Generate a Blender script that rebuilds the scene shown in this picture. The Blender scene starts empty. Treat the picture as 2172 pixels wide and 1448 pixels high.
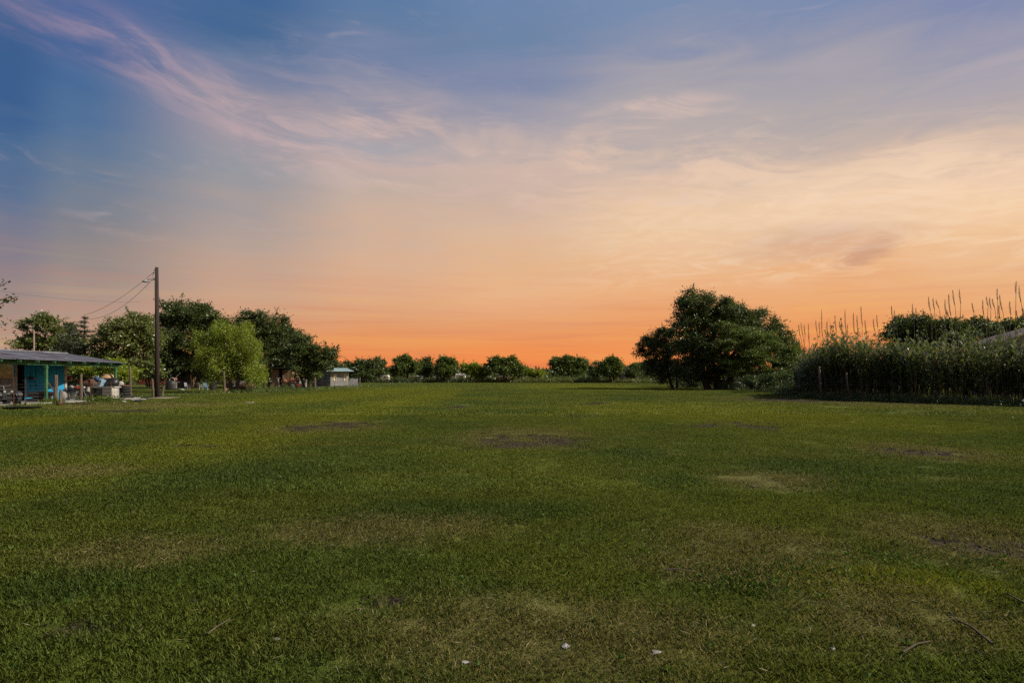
import bpy, math, random
import numpy as np
from mathutils import Vector, Matrix

R = math.radians
PI = math.pi
scene = bpy.context.scene
C = scene.collection
random.seed(7)
rng = np.random.default_rng(11)

# ------------------------------------------------------------------ camera
EYE, F, CX, HY = 1.6, 1207.0, 1086.0, 800.0     # eye height, focal length and horizon measured on the photograph
cam_d = bpy.data.cameras.new('camera')
cam = bpy.data.objects.new('camera', cam_d); C.objects.link(cam)
cam.location = (0, 0, EYE); cam.rotation_euler = (R(90), 0, 0)
cam_d.sensor_width = 36.0; cam_d.lens = 36.0 * F / 2172.0
cam_d.shift_y = (HY - 724.0) / 2172.0
cam_d.clip_start = 0.05; cam_d.clip_end = 20000
scene.camera = cam

def X(px, d): return (px - CX) / F * d
def Z(py, d): return EYE + (HY - py) / F * d
def D(py): return EYE * F / (py - HY)             # distance of a ground point

# ------------------------------------------------------------------ light
SUN_AZ, SUN_EL = R(100), R(37)                    # azimuth clockwise from the view direction
world = bpy.data.worlds.new('World'); scene.world = world; world.use_nodes = True
WN, WL = world.node_tree.nodes, world.node_tree.links
for n in list(WN): WN.remove(n)

def lin(c):
    return tuple(((v / 255) / 12.92 if v / 255 <= 0.04045 else ((v / 255 + 0.055) / 1.055) ** 2.4) for v in c)

class NT:
    """small helper for node maths"""
    def __init__(s, nt): s.n, s.l = nt.nodes, nt.links
    def put(s, sock, v):
        if isinstance(v, bpy.types.NodeSocket): s.l.new(v, sock)
        elif v is not None: sock.default_value = v
    def m(s, op, a, b=None, c=None, clamp=False):
        n = s.n.new('ShaderNodeMath'); n.operation = op; n.use_clamp = clamp
        s.put(n.inputs[0], a)
        if b is not None: s.put(n.inputs[1], b)
        if c is not None: s.put(n.inputs[2], c)
        return n.outputs[0]
    def sm(s, v, a, b, o0=0.0, o1=1.0):
        n = s.n.new('ShaderNodeMapRange'); n.interpolation_type = 'SMOOTHSTEP'
        s.put(n.inputs['Value'], v); n.inputs['From Min'].default_value = a; n.inputs['From Max'].default_value = b
        n.inputs['To Min'].default_value = o0; n.inputs['To Max'].default_value = o1
        return n.outputs[0]
    def mix(s, f, a, b, mode='MIX'):
        n = s.n.new('ShaderNodeMix'); n.data_type = 'RGBA'; n.blend_type = mode
        s.put(n.inputs[0], f)
        for i, v in ((6, a), (7, b)):
            if isinstance(v, bpy.types.NodeSocket): s.l.new(v, n.inputs[i])
            else: n.inputs[i].default_value = (*v[:3], 1)
        return n.outputs[2]
    def ramp(s, f, stops, interp='LINEAR'):
        n = s.n.new('ShaderNodeValToRGB'); n.color_ramp.interpolation = interp
        e = n.color_ramp.elements
        while len(e) > 1: e.remove(e[-1])
        for i, (p, c) in enumerate(stops):
            k = e[0] if i == 0 else e.new(p)
            k.position = p; k.color = (*c[:3], 1)
        s.put(n.inputs[0], f)
        return n.outputs[0]
    def noise(s, vec, scale, detail=4, rough=0.5, dist=0.0, lac=2.0):
        n = s.n.new('ShaderNodeTexNoise'); n.inputs['Scale'].default_value = scale
        n.inputs['Detail'].default_value = detail; n.inputs['Roughness'].default_value = rough
        n.inputs['Distortion'].default_value = dist; n.inputs['Lacunarity'].default_value = lac
        if vec is not None: s.l.new(vec, n.inputs['Vector'])
        return n.outputs['Fac']
    def mapping(s, vec, rot=(0, 0, 0), scale=(1, 1, 1), loc=(0, 0, 0)):
        n = s.n.new('ShaderNodeMapping'); s.l.new(vec, n.inputs['Vector'])
        n.inputs['Rotation'].default_value = rot; n.inputs['Scale'].default_value = scale; n.inputs['Location'].default_value = loc
        return n.outputs[0]

w = NT(world.node_tree)
tc = WN.new('ShaderNodeTexCoord'); dirv = tc.outputs['Generated']
sep = WN.new('ShaderNodeSeparateXYZ'); WL.new(dirv, sep.inputs[0])
dx, dy, dz = sep.outputs
hor = w.m('SQRT', w.m('ADD', w.m('ADD', w.m('MULTIPLY', dx, dx), w.m('MULTIPLY', dy, dy)), 1e-5))
saz = w.m('DIVIDE', dx, hor)                      # sine of the azimuth
el = w.m('ARCSINE', dz)
def ELV(px, py):
    t = (px - CX) / F
    return math.atan((HY - py) / F / math.sqrt(1 + t * t))
def SAZ(px):
    t = (px - CX) / F
    return t / math.sqrt(1 + t * t)
front = w.sm(dy, -0.1, 0.45)
warp = w.noise(w.mapping(dirv, scale=(1, 1, 2.0)), 2.6, 3, 0.5)
strk = w.noise(w.mapping(dirv, rot=(0, R(24), 0), scale=(1.5, 1.5, 8)), 2.6, 9, 0.60, 0.8)     # falls to the right
strk2 = w.noise(w.mapping(dirv, rot=(0, R(-9), 0), scale=(1.5, 1.5, 9)), 2.9, 9, 0.62, 0.9)    # rises to the right
fine = w.noise(w.mapping(dirv, rot=(0, R(14), 0), scale=(2.5, 2.5, 12)), 4.5, 9, 0.66, 1.2)
patch = w.noise(w.mapping(dirv, rot=(0, R(18), 0), scale=(1, 1, 2.0)), 3.6, 4, 0.55, 0.7)
mxs = w.m('ADD', w.m('MULTIPLY', strk, w.sm(saz, 0.1, -0.2)), w.m('MULTIPLY', strk2, w.sm(saz, -0.2, 0.1)))
elp = w.m('ADD', el, w.m('MULTIPLY', w.m('MULTIPLY', w.m('SUBTRACT', mxs, 0.5), 0.11), w.sm(el, 0.02, 0.22)))
elp = w.m('ADD', elp, w.m('MULTIPLY', w.m('MULTIPLY', w.m('SUBTRACT', warp, 0.5), 0.05), w.sm(el, 0.04, 0.25)))
fe = w.m('DIVIDE', elp, 0.62, clamp=True)
def col(px, rows):
    rows = sorted(rows, key=lambda r: -r[0])
    st = [(ELV(px, y) / 0.62, lin(c)) for y, c in rows]
    return w.ramp(fe, [(max(0, min(1, p)), c) for p, c in st])
COLS = [
 (20, [(0, (80, 104, 148)), (90, (58, 94, 142)), (200, (58, 94, 143)), (300, (76, 107, 146)), (400, (95, 114, 146)), (500, (122, 122, 140)), (600, (146, 130, 132)), (680, (170, 144, 130)), (740, (190, 150, 124)), (798, (206, 146, 112))]),
 (155, [(0, (80, 104, 154)), (35, (98, 112, 154)), (90, (68, 100, 150)), (170, (74, 108, 152)), (260, (84, 114, 152)), (340, (102, 122, 148)), (410, (118, 128, 144)), (480, (130, 130, 138)), (560, (150, 138, 134)), (640, (172, 148, 134)), (700, (192, 150, 126)), (798, (212, 142, 104))]),
 (515, [(0, (66, 102, 150)), (40, (72, 106, 148)), (100, (104, 123, 156)), (160, (126, 133, 160)), (210, (152, 146, 160)), (290, (160, 153, 162)), (370, (152, 153, 160)), (450, (168, 157, 155)), (540, (190, 164, 148)), (620, (204, 164, 136)), (690, (218, 156, 114)), (750, (230, 140, 86)), (798, (240, 128, 66))]),
 (795, [(0, (94, 124, 164)), (60, (102, 127, 162)), (130, (122, 134, 166)), (200, (144, 146, 166)), (270, (170, 160, 166)), (305, (166, 164, 172)), (345, (200, 176, 168)), (400, (192, 174, 164)), (460, (206, 178, 158)), (540, (218, 178, 148)), (620, (224, 174, 136)), (680, (226, 160, 112)), (720, (234, 150, 90)), (760, (240, 140, 78)), (798, (242, 126, 66))]),
 (1086, [(0, (110, 135, 172)), (80, (110, 134, 168)), (160, (130, 140, 170)), (260, (164, 160, 171)), (310, (178, 168, 170)), (345, (206, 182, 170)), (420, (206, 180, 164)), (490, (222, 186, 156)), (560, (230, 184, 142)), (630, (236, 180, 134)), (690, (232, 158, 106)), (740, (242, 146, 80)), (798, (246, 126, 64))]),
 (1415, [(0, (122, 142, 176)), (90, (142, 149, 173)), (140, (164, 161, 172)), (230, (178, 170, 172)), (310, (188, 174, 170)), (350, (212, 188, 172)), (410, (226, 194, 168)), (470, (238, 202, 164)), (560, (238, 190, 146)), (640, (238, 170, 116)), (700, (238, 154, 92)), (755, (244, 146, 82)), (798, (244, 128, 70))]),
 (1765, [(0, (126, 142, 176)), (80, (150, 152, 173)), (130, (168, 163, 173)), (240, (176, 168, 170)), (320, (196, 178, 168)), (352, (212, 186, 168)), (378, (236, 204, 176)), (440, (242, 208, 172)), (510, (230, 190, 154)), (570, (238, 180, 130)), (630, (238, 172, 116)), (700, (240, 156, 88)), (798, (242, 122, 72))]),
 (2150, [(0, (126, 138, 175)), (90, (154, 154, 175)), (150, (174, 166, 176)), (200, (174, 166, 174)), (260, (176, 167, 170)), (310, (206, 182, 168)), (370, (234, 200, 174)), (450, (244, 204, 162)), (560, (238, 186, 138)), (650, (236, 170, 114)), (700, (240, 160, 88)), (750, (240, 138, 78)), (798, (240, 122, 74))])]
base = None
for i, (px, rows) in enumerate(COLS):
    r_ = col(px, rows)
    if base is None: base = r_
    else: base = w.mix(w.sm(saz, SAZ(COLS[i - 1][0]), SAZ(px)), base, r_)
# high cirrus: one long diagonal band of drawn-out wisps
fc = WN.new('ShaderNodeFloatCurve'); cv = fc.mapping.curves[0]
pts = [(-260, -150), (40, -10), (250, 90), (420, 210), (620, 290), (850, 335), (1150, 360), (1500, 380), (2172, 400)]
xy = [((SAZ(a) + 1) / 2, ELV(a, b)) for a, b in pts]
xy = [(0.0, xy[0][1] + 0.05)] + xy + [(1.0, 0.2)]
while len(cv.points) > 2: cv.points.remove(cv.points[1])
cv.points[0].location = xy[0]; cv.points[-1].location = xy[-1]
for p in xy[1:-1]: cv.points.new(*p)
fc.mapping.update()
w.put(fc.inputs['Value'], w.m('MULTIPLY_ADD', saz, 0.5, 0.5))
off = w.m('SUBTRACT', w.m('ADD', el, w.m('MULTIPLY', w.m('SUBTRACT', warp, 0.5), 0.10)), fc.outputs[0])
wid = w.sm(saz, -0.6, -0.3, 0.06, 0.125)
band = w.sm(w.m('DIVIDE', w.m('ABSOLUTE', off), wid), 1.0, 0.15)
cxy = WN.new('ShaderNodeCombineXYZ'); w.put(cxy.inputs[0], w.m('MULTIPLY', saz, 3.2)); w.put(cxy.inputs[1], w.m('MULTIPLY', off, 17.0)); w.put(cxy.inputs[2], w.m('MULTIPLY', patch, 0.8))
along = w.noise(cxy.outputs[0], 1.7, 9, 0.64, 0.7)
wisp = w.m('MULTIPLY', w.sm(along, 0.42, 0.66), w.sm(patch, 0.36, 0.58, 0.35, 1.0))
wisp = w.m('ADD', wisp, w.m('MULTIPLY', w.m('MULTIPLY', w.sm(mxs, 0.44, 0.70), w.sm(fine, 0.40, 0.65)), 0.35))
ccol = w.ramp(w.m('MULTIPLY_ADD', saz, 0.5, 0.5), [(0.15, lin((140, 120, 156))), (0.24, lin((198, 166, 172))), (0.36, lin((214, 186, 178))), (0.5, lin((228, 194, 174))), (0.8, lin((252, 218, 184)))])
base = w.mix(w.m('MULTIPLY', w.m('MULTIPLY', band, w.m('ADD', 0.06, wisp)), w.m('MULTIPLY', front, w.sm(saz, -0.6, -0.2, 0.62, 0.66)), clamp=True), base, ccol)
# faint mottling of the broad milky cloud on the right, and loose wisps over the centre right
bl = w.m('MULTIPLY', w.sm(el, 0.20, 0.24), w.sm(el, 0.36, 0.31))
base = w.mix(w.m('MULTIPLY', w.m('MULTIPLY', w.m('SUBTRACT', w.sm(el, 0.12, 0.18), w.sm(el, 0.26, 0.33)), w.sm(saz, 0.0, 0.3)), w.m('MULTIPLY', w.sm(fine, 0.42, 0.66), 0.40)), base, lin((254, 222, 186)))
gx1 = w.m('DIVIDE', w.m('SUBTRACT', saz, SAZ(1390)), 0.12); gy1 = w.m('DIVIDE', w.m('SUBTRACT', el, ELV(1390, 245)), 0.030)
g1 = w.sm(w.m('ADD', w.m('MULTIPLY', gx1, gx1), w.m('MULTIPLY', gy1, gy1)), 1.6, 0.1)
base = w.mix(w.m('MULTIPLY', w.m('MULTIPLY', g1, w.sm(strk2, 0.42, 0.66)), w.m('MULTIPLY', front, 0.75)), base, lin((224, 194, 180)))
veil = w.m('MULTIPLY', w.m('MULTIPLY', w.sm(fine, 0.50, 0.75), w.sm(patch, 0.42, 0.62)), w.m('MULTIPLY', w.sm(el, 0.12, 0.22), 0.22))
base = w.mix(veil, base, lin((206, 182, 182)))
# level streaks close to the horizon
lown = w.noise(w.mapping(dirv, scale=(1.3, 1.3, 34)), 2.2, 7, 0.6, 0.35)
lowm = w.m('MULTIPLY', w.sm(el, 0.24, 0.03), front)
base = w.mix(w.m('MULTIPLY', w.sm(lown, 0.48, 0.70), w.m('MULTIPLY', lowm, 0.36)), base, lin((212, 126, 92)))
base = w.mix(w.m('MULTIPLY', w.sm(lown, 0.50, 0.28), w.m('MULTIPLY', w.m('MULTIPLY', lowm, w.sm(saz, 0.0, 0.5, 0.35, 1.0)), 0.55)), base, lin((244, 186, 96)))
# the small dusky cloud
kk = w.m('DIVIDE', w.m('SUBTRACT', saz, SAZ(1838)), 0.030); ke = w.m('DIVIDE', w.m('SUBTRACT', w.m('SUBTRACT', el, ELV(1838, 535)), w.m('MULTIPLY', w.m('SUBTRACT', saz, SAZ(1838)), 0.45)), 0.015)
blob = w.m('ADD', w.m('ADD', w.m('MULTIPLY', kk, kk), w.m('MULTIPLY', ke, ke)), w.m('MULTIPLY', w.m('SUBTRACT', fine, 0.5), 5.5))
base = w.mix(w.m('MULTIPLY', w.m('MULTIPLY', w.sm(blob, 2.6, -0.6), 0.48), front), base, lin((186, 138, 120)))
kk = w.m('DIVIDE', w.m('SUBTRACT', saz, SAZ(1720)), 0.10); ke = w.m('DIVIDE', w.m('SUBTRACT', el, ELV(1720, 515)), 0.022)
blob = w.m('ADD', w.m('ADD', w.m('MULTIPLY', kk, kk), w.m('MULTIPLY', ke, ke)), w.m('MULTIPLY', w.m('SUBTRACT', strk, 0.5), 5.0))
base = w.mix(w.m('MULTIPLY', w.m('MULTIPLY', w.sm(blob, 2.0, -0.6), 0.32), front), base, lin((200, 158, 138)))
skt = WN.new('ShaderNodeTexSky'); skt.sky_type = 'NISHITA'; skt.sun_disc = False
skt.sun_elevation = SUN_EL; skt.sun_rotation = SUN_AZ
nb = WN.new('ShaderNodeBackground'); WL.new(skt.outputs[0], nb.inputs[0]); nb.inputs[1].default_value = 0.05
cb = WN.new('ShaderNodeBackground'); WL.new(base, cb.inputs[0]); cb.inputs[1].default_value = 0.785
mx = WN.new('ShaderNodeMixShader'); mx.inputs[0].default_value = 0.04
WL.new(cb.outputs[0], mx.inputs[1]); WL.new(nb.outputs[0], mx.inputs[2])
wo = WN.new('ShaderNodeOutputWorld'); WL.new(mx.outputs[0], wo.inputs[0])

sun_d = bpy.data.lights.new('sun', 'SUN'); sun_d.energy = 5.0; sun_d.angle = R(0.53); sun_d.color = (1.0, 0.90, 0.74)
sun = bpy.data.objects.new('sun', sun_d); C.objects.link(sun)
sv = Vector((math.sin(SUN_AZ) * math.cos(SUN_EL), math.cos(SUN_AZ) * math.cos(SUN_EL), math.sin(SUN_EL)))
sun.rotation_euler = (-sv).to_track_quat('-Z', 'Y').to_euler(); sun.location = sv * 60

scene.view_settings.view_transform = 'Standard'; scene.view_settings.look = 'None'
scene.view_settings.exposure = 0.35; scene.view_settings.gamma = 1; scene.view_settings.use_curve_mapping = False
scene.cycles.max_bounces = 6; scene.cycles.diffuse_bounces = 3; scene.cycles.transparent_max_bounces = 8
scene.cycles.use_denoising = False

# ------------------------------------------------------------------ materials
MATS = {}
def mat(name, c, rough=0.8, metal=0.0, var=0.25, scale=6.0, bump=0.0, spec=0.3, c2=None, aniso=(1, 1, 1), detail=5):
    m = bpy.data.materials.new(name); m.use_nodes = True
    t = NT(m.node_tree); b = m.node_tree.nodes['Principled BSDF']
    g = t.n.new('ShaderNodeTexCoord').outputs['Object']
    g = t.mapping(g, scale=aniso)
    f = t.noise(g, scale, detail, 0.6)
    c = tuple(c); c2 = tuple(c2) if c2 else tuple(v * (1 - var) for v in c)
    t.l.new(t.mix(t.sm(f, 0.3, 0.7), c2, tuple(min(1, v * (1 + var * 0.5)) for v in c)), b.inputs['Base Color'])
    b.inputs['Roughness'].default_value = rough; b.inputs['Metallic'].default_value = metal
    b.inputs['Specular IOR Level'].default_value = spec
    if bump:
        bn = t.n.new('ShaderNodeBump'); bn.inputs['Strength'].default_value = bump; bn.inputs['Distance'].default_value = 0.02
        t.l.new(t.noise(g, scale * 3, 6, 0.65), bn.inputs['Height']); t.l.new(bn.outputs[0], b.inputs['Normal'])
    MATS[name] = m
    return m

def leafmat(name, dark, light, trans=0.3, rough=0.45, spec=0.5, rare=None):
    m = bpy.data.materials.new(name); m.use_nodes = True
    t = NT(m.node_tree); b = m.node_tree.nodes['Principled BSDF']; out = m.node_tree.nodes['Material Output']
    geo = t.n.new('ShaderNodeNewGeometry')
    cl = t.noise(geo.outputs['Position'], 0.45, 3, 0.6)
    f = t.m('ADD', t.m('MULTIPLY', geo.outputs['Random Per Island'], 0.62), t.m('MULTIPLY', t.sm(cl, 0.3, 0.7), 0.42), clamp=True)
    c = t.mix(f, dark, light)
    if rare: c = t.mix(t.sm(geo.outputs['Random Per Island'], 0.93, 0.97), c, rare)
    t.l.new(c, b.inputs['Base Color']); b.inputs['Roughness'].default_value = rough; b.inputs['Specular IOR Level'].default_value = spec
    tr = t.n.new('ShaderNodeBsdfTranslucent'); t.l.new(t.mix(1.0, c, (1.15, 1.25, 0.5), 'MULTIPLY'), tr.inputs[0])
    mx = t.n.new('ShaderNodeMixShader'); mx.inputs[0].default_value = trans
    t.l.new(b.outputs[0], mx.inputs[1]); t.l.new(tr.outputs[0], mx.inputs[2]); t.l.new(mx.outputs[0], out.inputs[0])
    MATS[name] = m
    return m

L_DARK = leafmat('leaf_dark', (0.018, 0.034, 0.007), (0.085, 0.115, 0.024), 0.3, rare=(0.16, 0.19, 0.07))
L_MID = leafmat('leaf_mid', (0.026, 0.050, 0.008), (0.13, 0.175, 0.028), 0.36, rare=(0.22, 0.26, 0.06))
L_PALE = leafmat('leaf_pale', (0.035, 0.058, 0.014), (0.21, 0.235, 0.075), 0.36, 0.32, rare=(0.28, 0.31, 0.12))
L_LIME = leafmat('leaf_lime', (0.085, 0.13, 0.010), (0.27, 0.32, 0.03), 0.45)
L_FAR = leafmat('leaf_far', (0.022, 0.042, 0.010), (0.095, 0.125, 0.030), 0.3)
L_CEDAR = leafmat('leaf_cedar', (0.02, 0.032, 0.018), (0.07, 0.085, 0.04), 0.1, 0.6)
L_REED = leafmat('leaf_reed', (0.022, 0.040, 0.008), (0.19, 0.215, 0.06), 0.3, 0.28, 0.6, rare=(0.32, 0.27, 0.16))
L_WEED = leafmat('leaf_weed', (0.06, 0.09, 0.015), (0.20, 0.21, 0.05), 0.35)
BARK = mat('bark', (0.045, 0.035, 0.026), 0.95, bump=0.6, scale=5, aniso=(3, 3, 0.7))
M_POLE = mat('pole_wood', (0.035, 0.026, 0.022), 0.9, scale=4, aniso=(6, 6, 0.4), bump=0.5, c2=(0.015, 0.011, 0.01))
M_POST = mat('post_wood', (0.13, 0.10, 0.075), 0.95, scale=5, aniso=(6, 6, 0.5), bump=0.6, c2=(0.05, 0.038, 0.03))
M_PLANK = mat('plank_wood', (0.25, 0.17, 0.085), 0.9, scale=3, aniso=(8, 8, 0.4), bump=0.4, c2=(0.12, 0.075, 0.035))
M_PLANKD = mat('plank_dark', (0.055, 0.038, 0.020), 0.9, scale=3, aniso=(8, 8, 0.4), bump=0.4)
M_GALV = mat('galvanised_metal', (0.20, 0.205, 0.235), 0.6, 0.3, scale=1.1, c2=(0.085, 0.075, 0.08), aniso=(1, 1, 1))
M_WIRE = mat('fence_wire', (0.10, 0.10, 0.10), 0.6, 0.5)
M_RUST = mat('rusty_steel', (0.11, 0.055, 0.035), 0.85, 0.1, c2=(0.04, 0.025, 0.02), scale=14)
M_BLUE = mat('blue_paint', (0.010, 0.24, 0.44), 0.7, scale=1.6, c2=(0.008, 0.18, 0.35))
M_GREEN = mat('green_paint', (0.045, 0.125, 0.06), 0.7, scale=3, c2=(0.025, 0.08, 0.04))
M_WHITE = mat('white_paint', (0.36, 0.345, 0.31), 0.75, scale=4, c2=(0.20, 0.185, 0.155))
M_GREY = mat('grey_paint', (0.23, 0.235, 0.25), 0.75, scale=3, c2=(0.13, 0.135, 0.16))
M_BLACK = mat('black_rubber', (0.018, 0.018, 0.019), 0.75, scale=10, bump=0.3)
M_PLAST = mat('black_plastic', (0.02, 0.02, 0.022), 0.45, spec=0.5)
M_CHROME = mat('dull_chrome', (0.20, 0.20, 0.21), 0.4, 0.7)
M_CURT = mat('yellow_curtain', (0.72, 0.66, 0.44), 0.9, scale=1.5, c2=(0.60, 0.52, 0.30))
M_DARKIN = mat('dark_interior', (0.012, 0.012, 0.014), 0.95)
M_RED = mat('faded_red', (0.30, 0.05, 0.035), 0.7)
M_PINK = mat('pink_plastic', (0.55, 0.06, 0.14), 0.5)
M_ORANGE = mat('orange_rust', (0.42, 0.16, 0.05), 0.75)
M_TAN = mat('tan_board', (0.24, 0.19, 0.15), 0.9, scale=4, c2=(0.17, 0.13, 0.10))
M_STRAW = mat('straw', (0.32, 0.22, 0.13), 0.95, scale=9, bump=0.8)
M_STONE = mat('stone', (0.22, 0.21, 0.20), 0.9, scale=12, bump=0.5)
M_PAPER = mat('weathered_paper', (0.30, 0.285, 0.26), 0.9)
M_CONC = mat('concrete', (0.26, 0.25, 0.235), 0.9, scale=4, bump=0.3)
M_SHING = mat('brown_shingle', (0.085, 0.062, 0.055), 0.9, scale=8, bump=0.4)
M_BRICK = mat('red_siding', (0.36, 0.10, 0.045), 0.85, scale=3)
M_LBLUE = mat('pale_blue_plastic', (0.22, 0.34, 0.46), 0.5)
M_NAVY = mat('navy_plastic', (0.03, 0.06, 0.12), 0.5)
M_PLUME = mat('reed_plume', (0.17, 0.125, 0.085), 0.9, scale=8)
M_CANE = mat('cane_stem', (0.12, 0.11, 0.05), 0.7, scale=6, c2=(0.06, 0.06, 0.03))
M_GREENTIN = mat('pale_green_tin', (0.30, 0.42, 0.40), 0.5, 0.2, scale=2)
M_GLASS = mat('dark_window', (0.03, 0.035, 0.045), 0.15, spec=0.7)
M_DRYSTK = mat('dry_stick', (0.075, 0.058, 0.038), 0.95, scale=20)

# ------------------------------------------------------------------ geometry helpers
class MB:
    def __init__(s): s.v, s.f = [], []
    def add(s, vs, fs):
        k = len(s.v); s.v += [tuple(v) for v in vs]; s.f += [tuple(i + k for i in f) for f in fs]; return s
    def box(s, c, size, rz=0.0, rx=0.0, ry=0.0):
        M = Matrix.Translation(c) @ Matrix.Rotation(rz, 4, 'Z') @ Matrix.Rotation(ry, 4, 'Y') @ Matrix.Rotation(rx, 4, 'X')
        a, b, d = (q / 2 for q in size)
        vs = [M @ Vector((x, y, z)) for x in (-a, a) for y in (-b, b) for z in (-d, d)]
        return s.add(vs, [(0, 1, 3, 2), (4, 6, 7, 5), (0, 4, 5, 1), (2, 3, 7, 6), (0, 2, 6, 4), (1, 5, 7, 3)])
    def tube(s, pts, rad, n=8, cap=True):
        pts = [Vector(p) for p in pts]; k0 = len(s.v)
        if not hasattr(rad, '__len__'): rad = [rad] * len(pts)
        for i, p in enumerate(pts):
            t = (pts[min(i + 1, len(pts) - 1)] - pts[max(i - 1, 0)]).normalized()
            u = t.cross(Vector((0, 0, 1)) if abs(t.z) < 0.9 else Vector((1, 0, 0))).normalized(); v = t.cross(u)
            for j in range(n):
                a = 2 * PI * j / n
                s.v.append(tuple(p + (u * math.cos(a) + v * math.sin(a)) * rad[i]))
        for i in range(len(pts) - 1):
            for j in range(n):
                a, b = k0 + i * n + j, k0 + i * n + (j + 1) % n
                s.f.append((a, b, b + n, a + n))
        if cap:
            s.f.append(tuple(k0 + j for j in range(n))[::-1]); s.f.append(tuple(k0 + (len(pts) - 1) * n + j for j in range(n)))
        return s
    def lathe(s, prof, c=(0, 0, 0), M=None, n=20):
        k0 = len(s.v); c = Vector(c)
        for r, z in prof:
            for j in range(n):
                a = 2 * PI * j / n; p = Vector((r * math.cos(a), r * math.sin(a), z))
                s.v.append(tuple((M @ p if M else p) + c))
        for i in range(len(prof) - 1):
            for j in range(n):
                a, b = k0 + i * n + j, k0 + i * n + (j + 1) % n
                s.f.append((a, b, b + n, a + n))
        return s
    def torus(s, c, R_, r, M=None, n=22, m=9, sq=1.0):
        prof = [(R_ + r * math.cos(2 * PI * k / m), r * sq * math.sin(2 * PI * k / m)) for k in range(m + 1)]
        return s.lathe(prof, c, M, n)
    def build(s, name, m, parent=None, smooth=False, kind=None, label=None):
        me = bpy.data.meshes.new(name); me.from_pydata(s.v, [], s.f); me.update()
        if smooth: me.polygons.foreach_set('use_smooth', [True] * len(me.polygons))
        return link(name, me, m, parent, kind, label)

def link(name, me, m, parent=None, kind=None, label=None):
    if m and not me.materials: me.materials.append(m)
    o = bpy.data.objects.new(name, me); C.objects.link(o)
    if parent: o.parent = parent
    if kind: o['kind'] = kind
    if label: o['label'] = label
    return o

def thing(name, label, cat, loc=(0, 0, 0), rz=0.0, group=None):
    o = bpy.data.objects.new(name, None); C.objects.link(o); o.empty_display_size = 0.2
    o.location = loc; o.rotation_euler = (0, 0, rz)
    return tag(o, label, cat, group)
def tag(o, label, cat, group=None):
    o['label'] = label; o['category'] = cat
    if group: o['group'] = group
    return o
def at(o, loc, rz=0.0):
    o.location = loc; o.rotation_euler = (0, 0, rz); return o

def quads(name, V, m, parent=None, kind=None, per=4):
    """V: (N*per,3) array, every `per` vertices one face"""
    n = len(V) // per
    me = bpy.data.meshes.new(name); me.vertices.add(n * per); me.loops.add(n * per); me.polygons.add(n)
    me.vertices.foreach_set('co', np.ascontiguousarray(V, dtype=np.float32).ravel())
    me.loops.foreach_set('vertex_index', np.arange(n * per, dtype=np.int32))
    me.polygons.foreach_set('loop_start', np.arange(0, n * per, per, dtype=np.int32))
    me.update(calc_edges=True)
    return link(name, me, m, parent, kind)

def nrm(a): return a / np.maximum(np.linalg.norm(a, axis=-1, keepdims=True), 1e-9)

def leaf_quads(c, u, l, wd, r):
    """bent rhombic leaves at c along u"""
    n = len(c)
    side = nrm(np.cross(u, nrm(r.normal(size=(n, 3)))))
    nor = np.cross(u, side)
    l = l[:, None]; wd = wd[:, None]
    a = c - u * l * 0.5; b = c + side * wd * 0.5 + nor * wd * 0.18 - u * l * 0.05
    t = c + u * l * 0.5; d = c - side * wd * 0.5 + nor * wd * 0.18 - u * l * 0.05
    return np.stack([a, b, t, d], axis=1).reshape(-1, 3)

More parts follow.
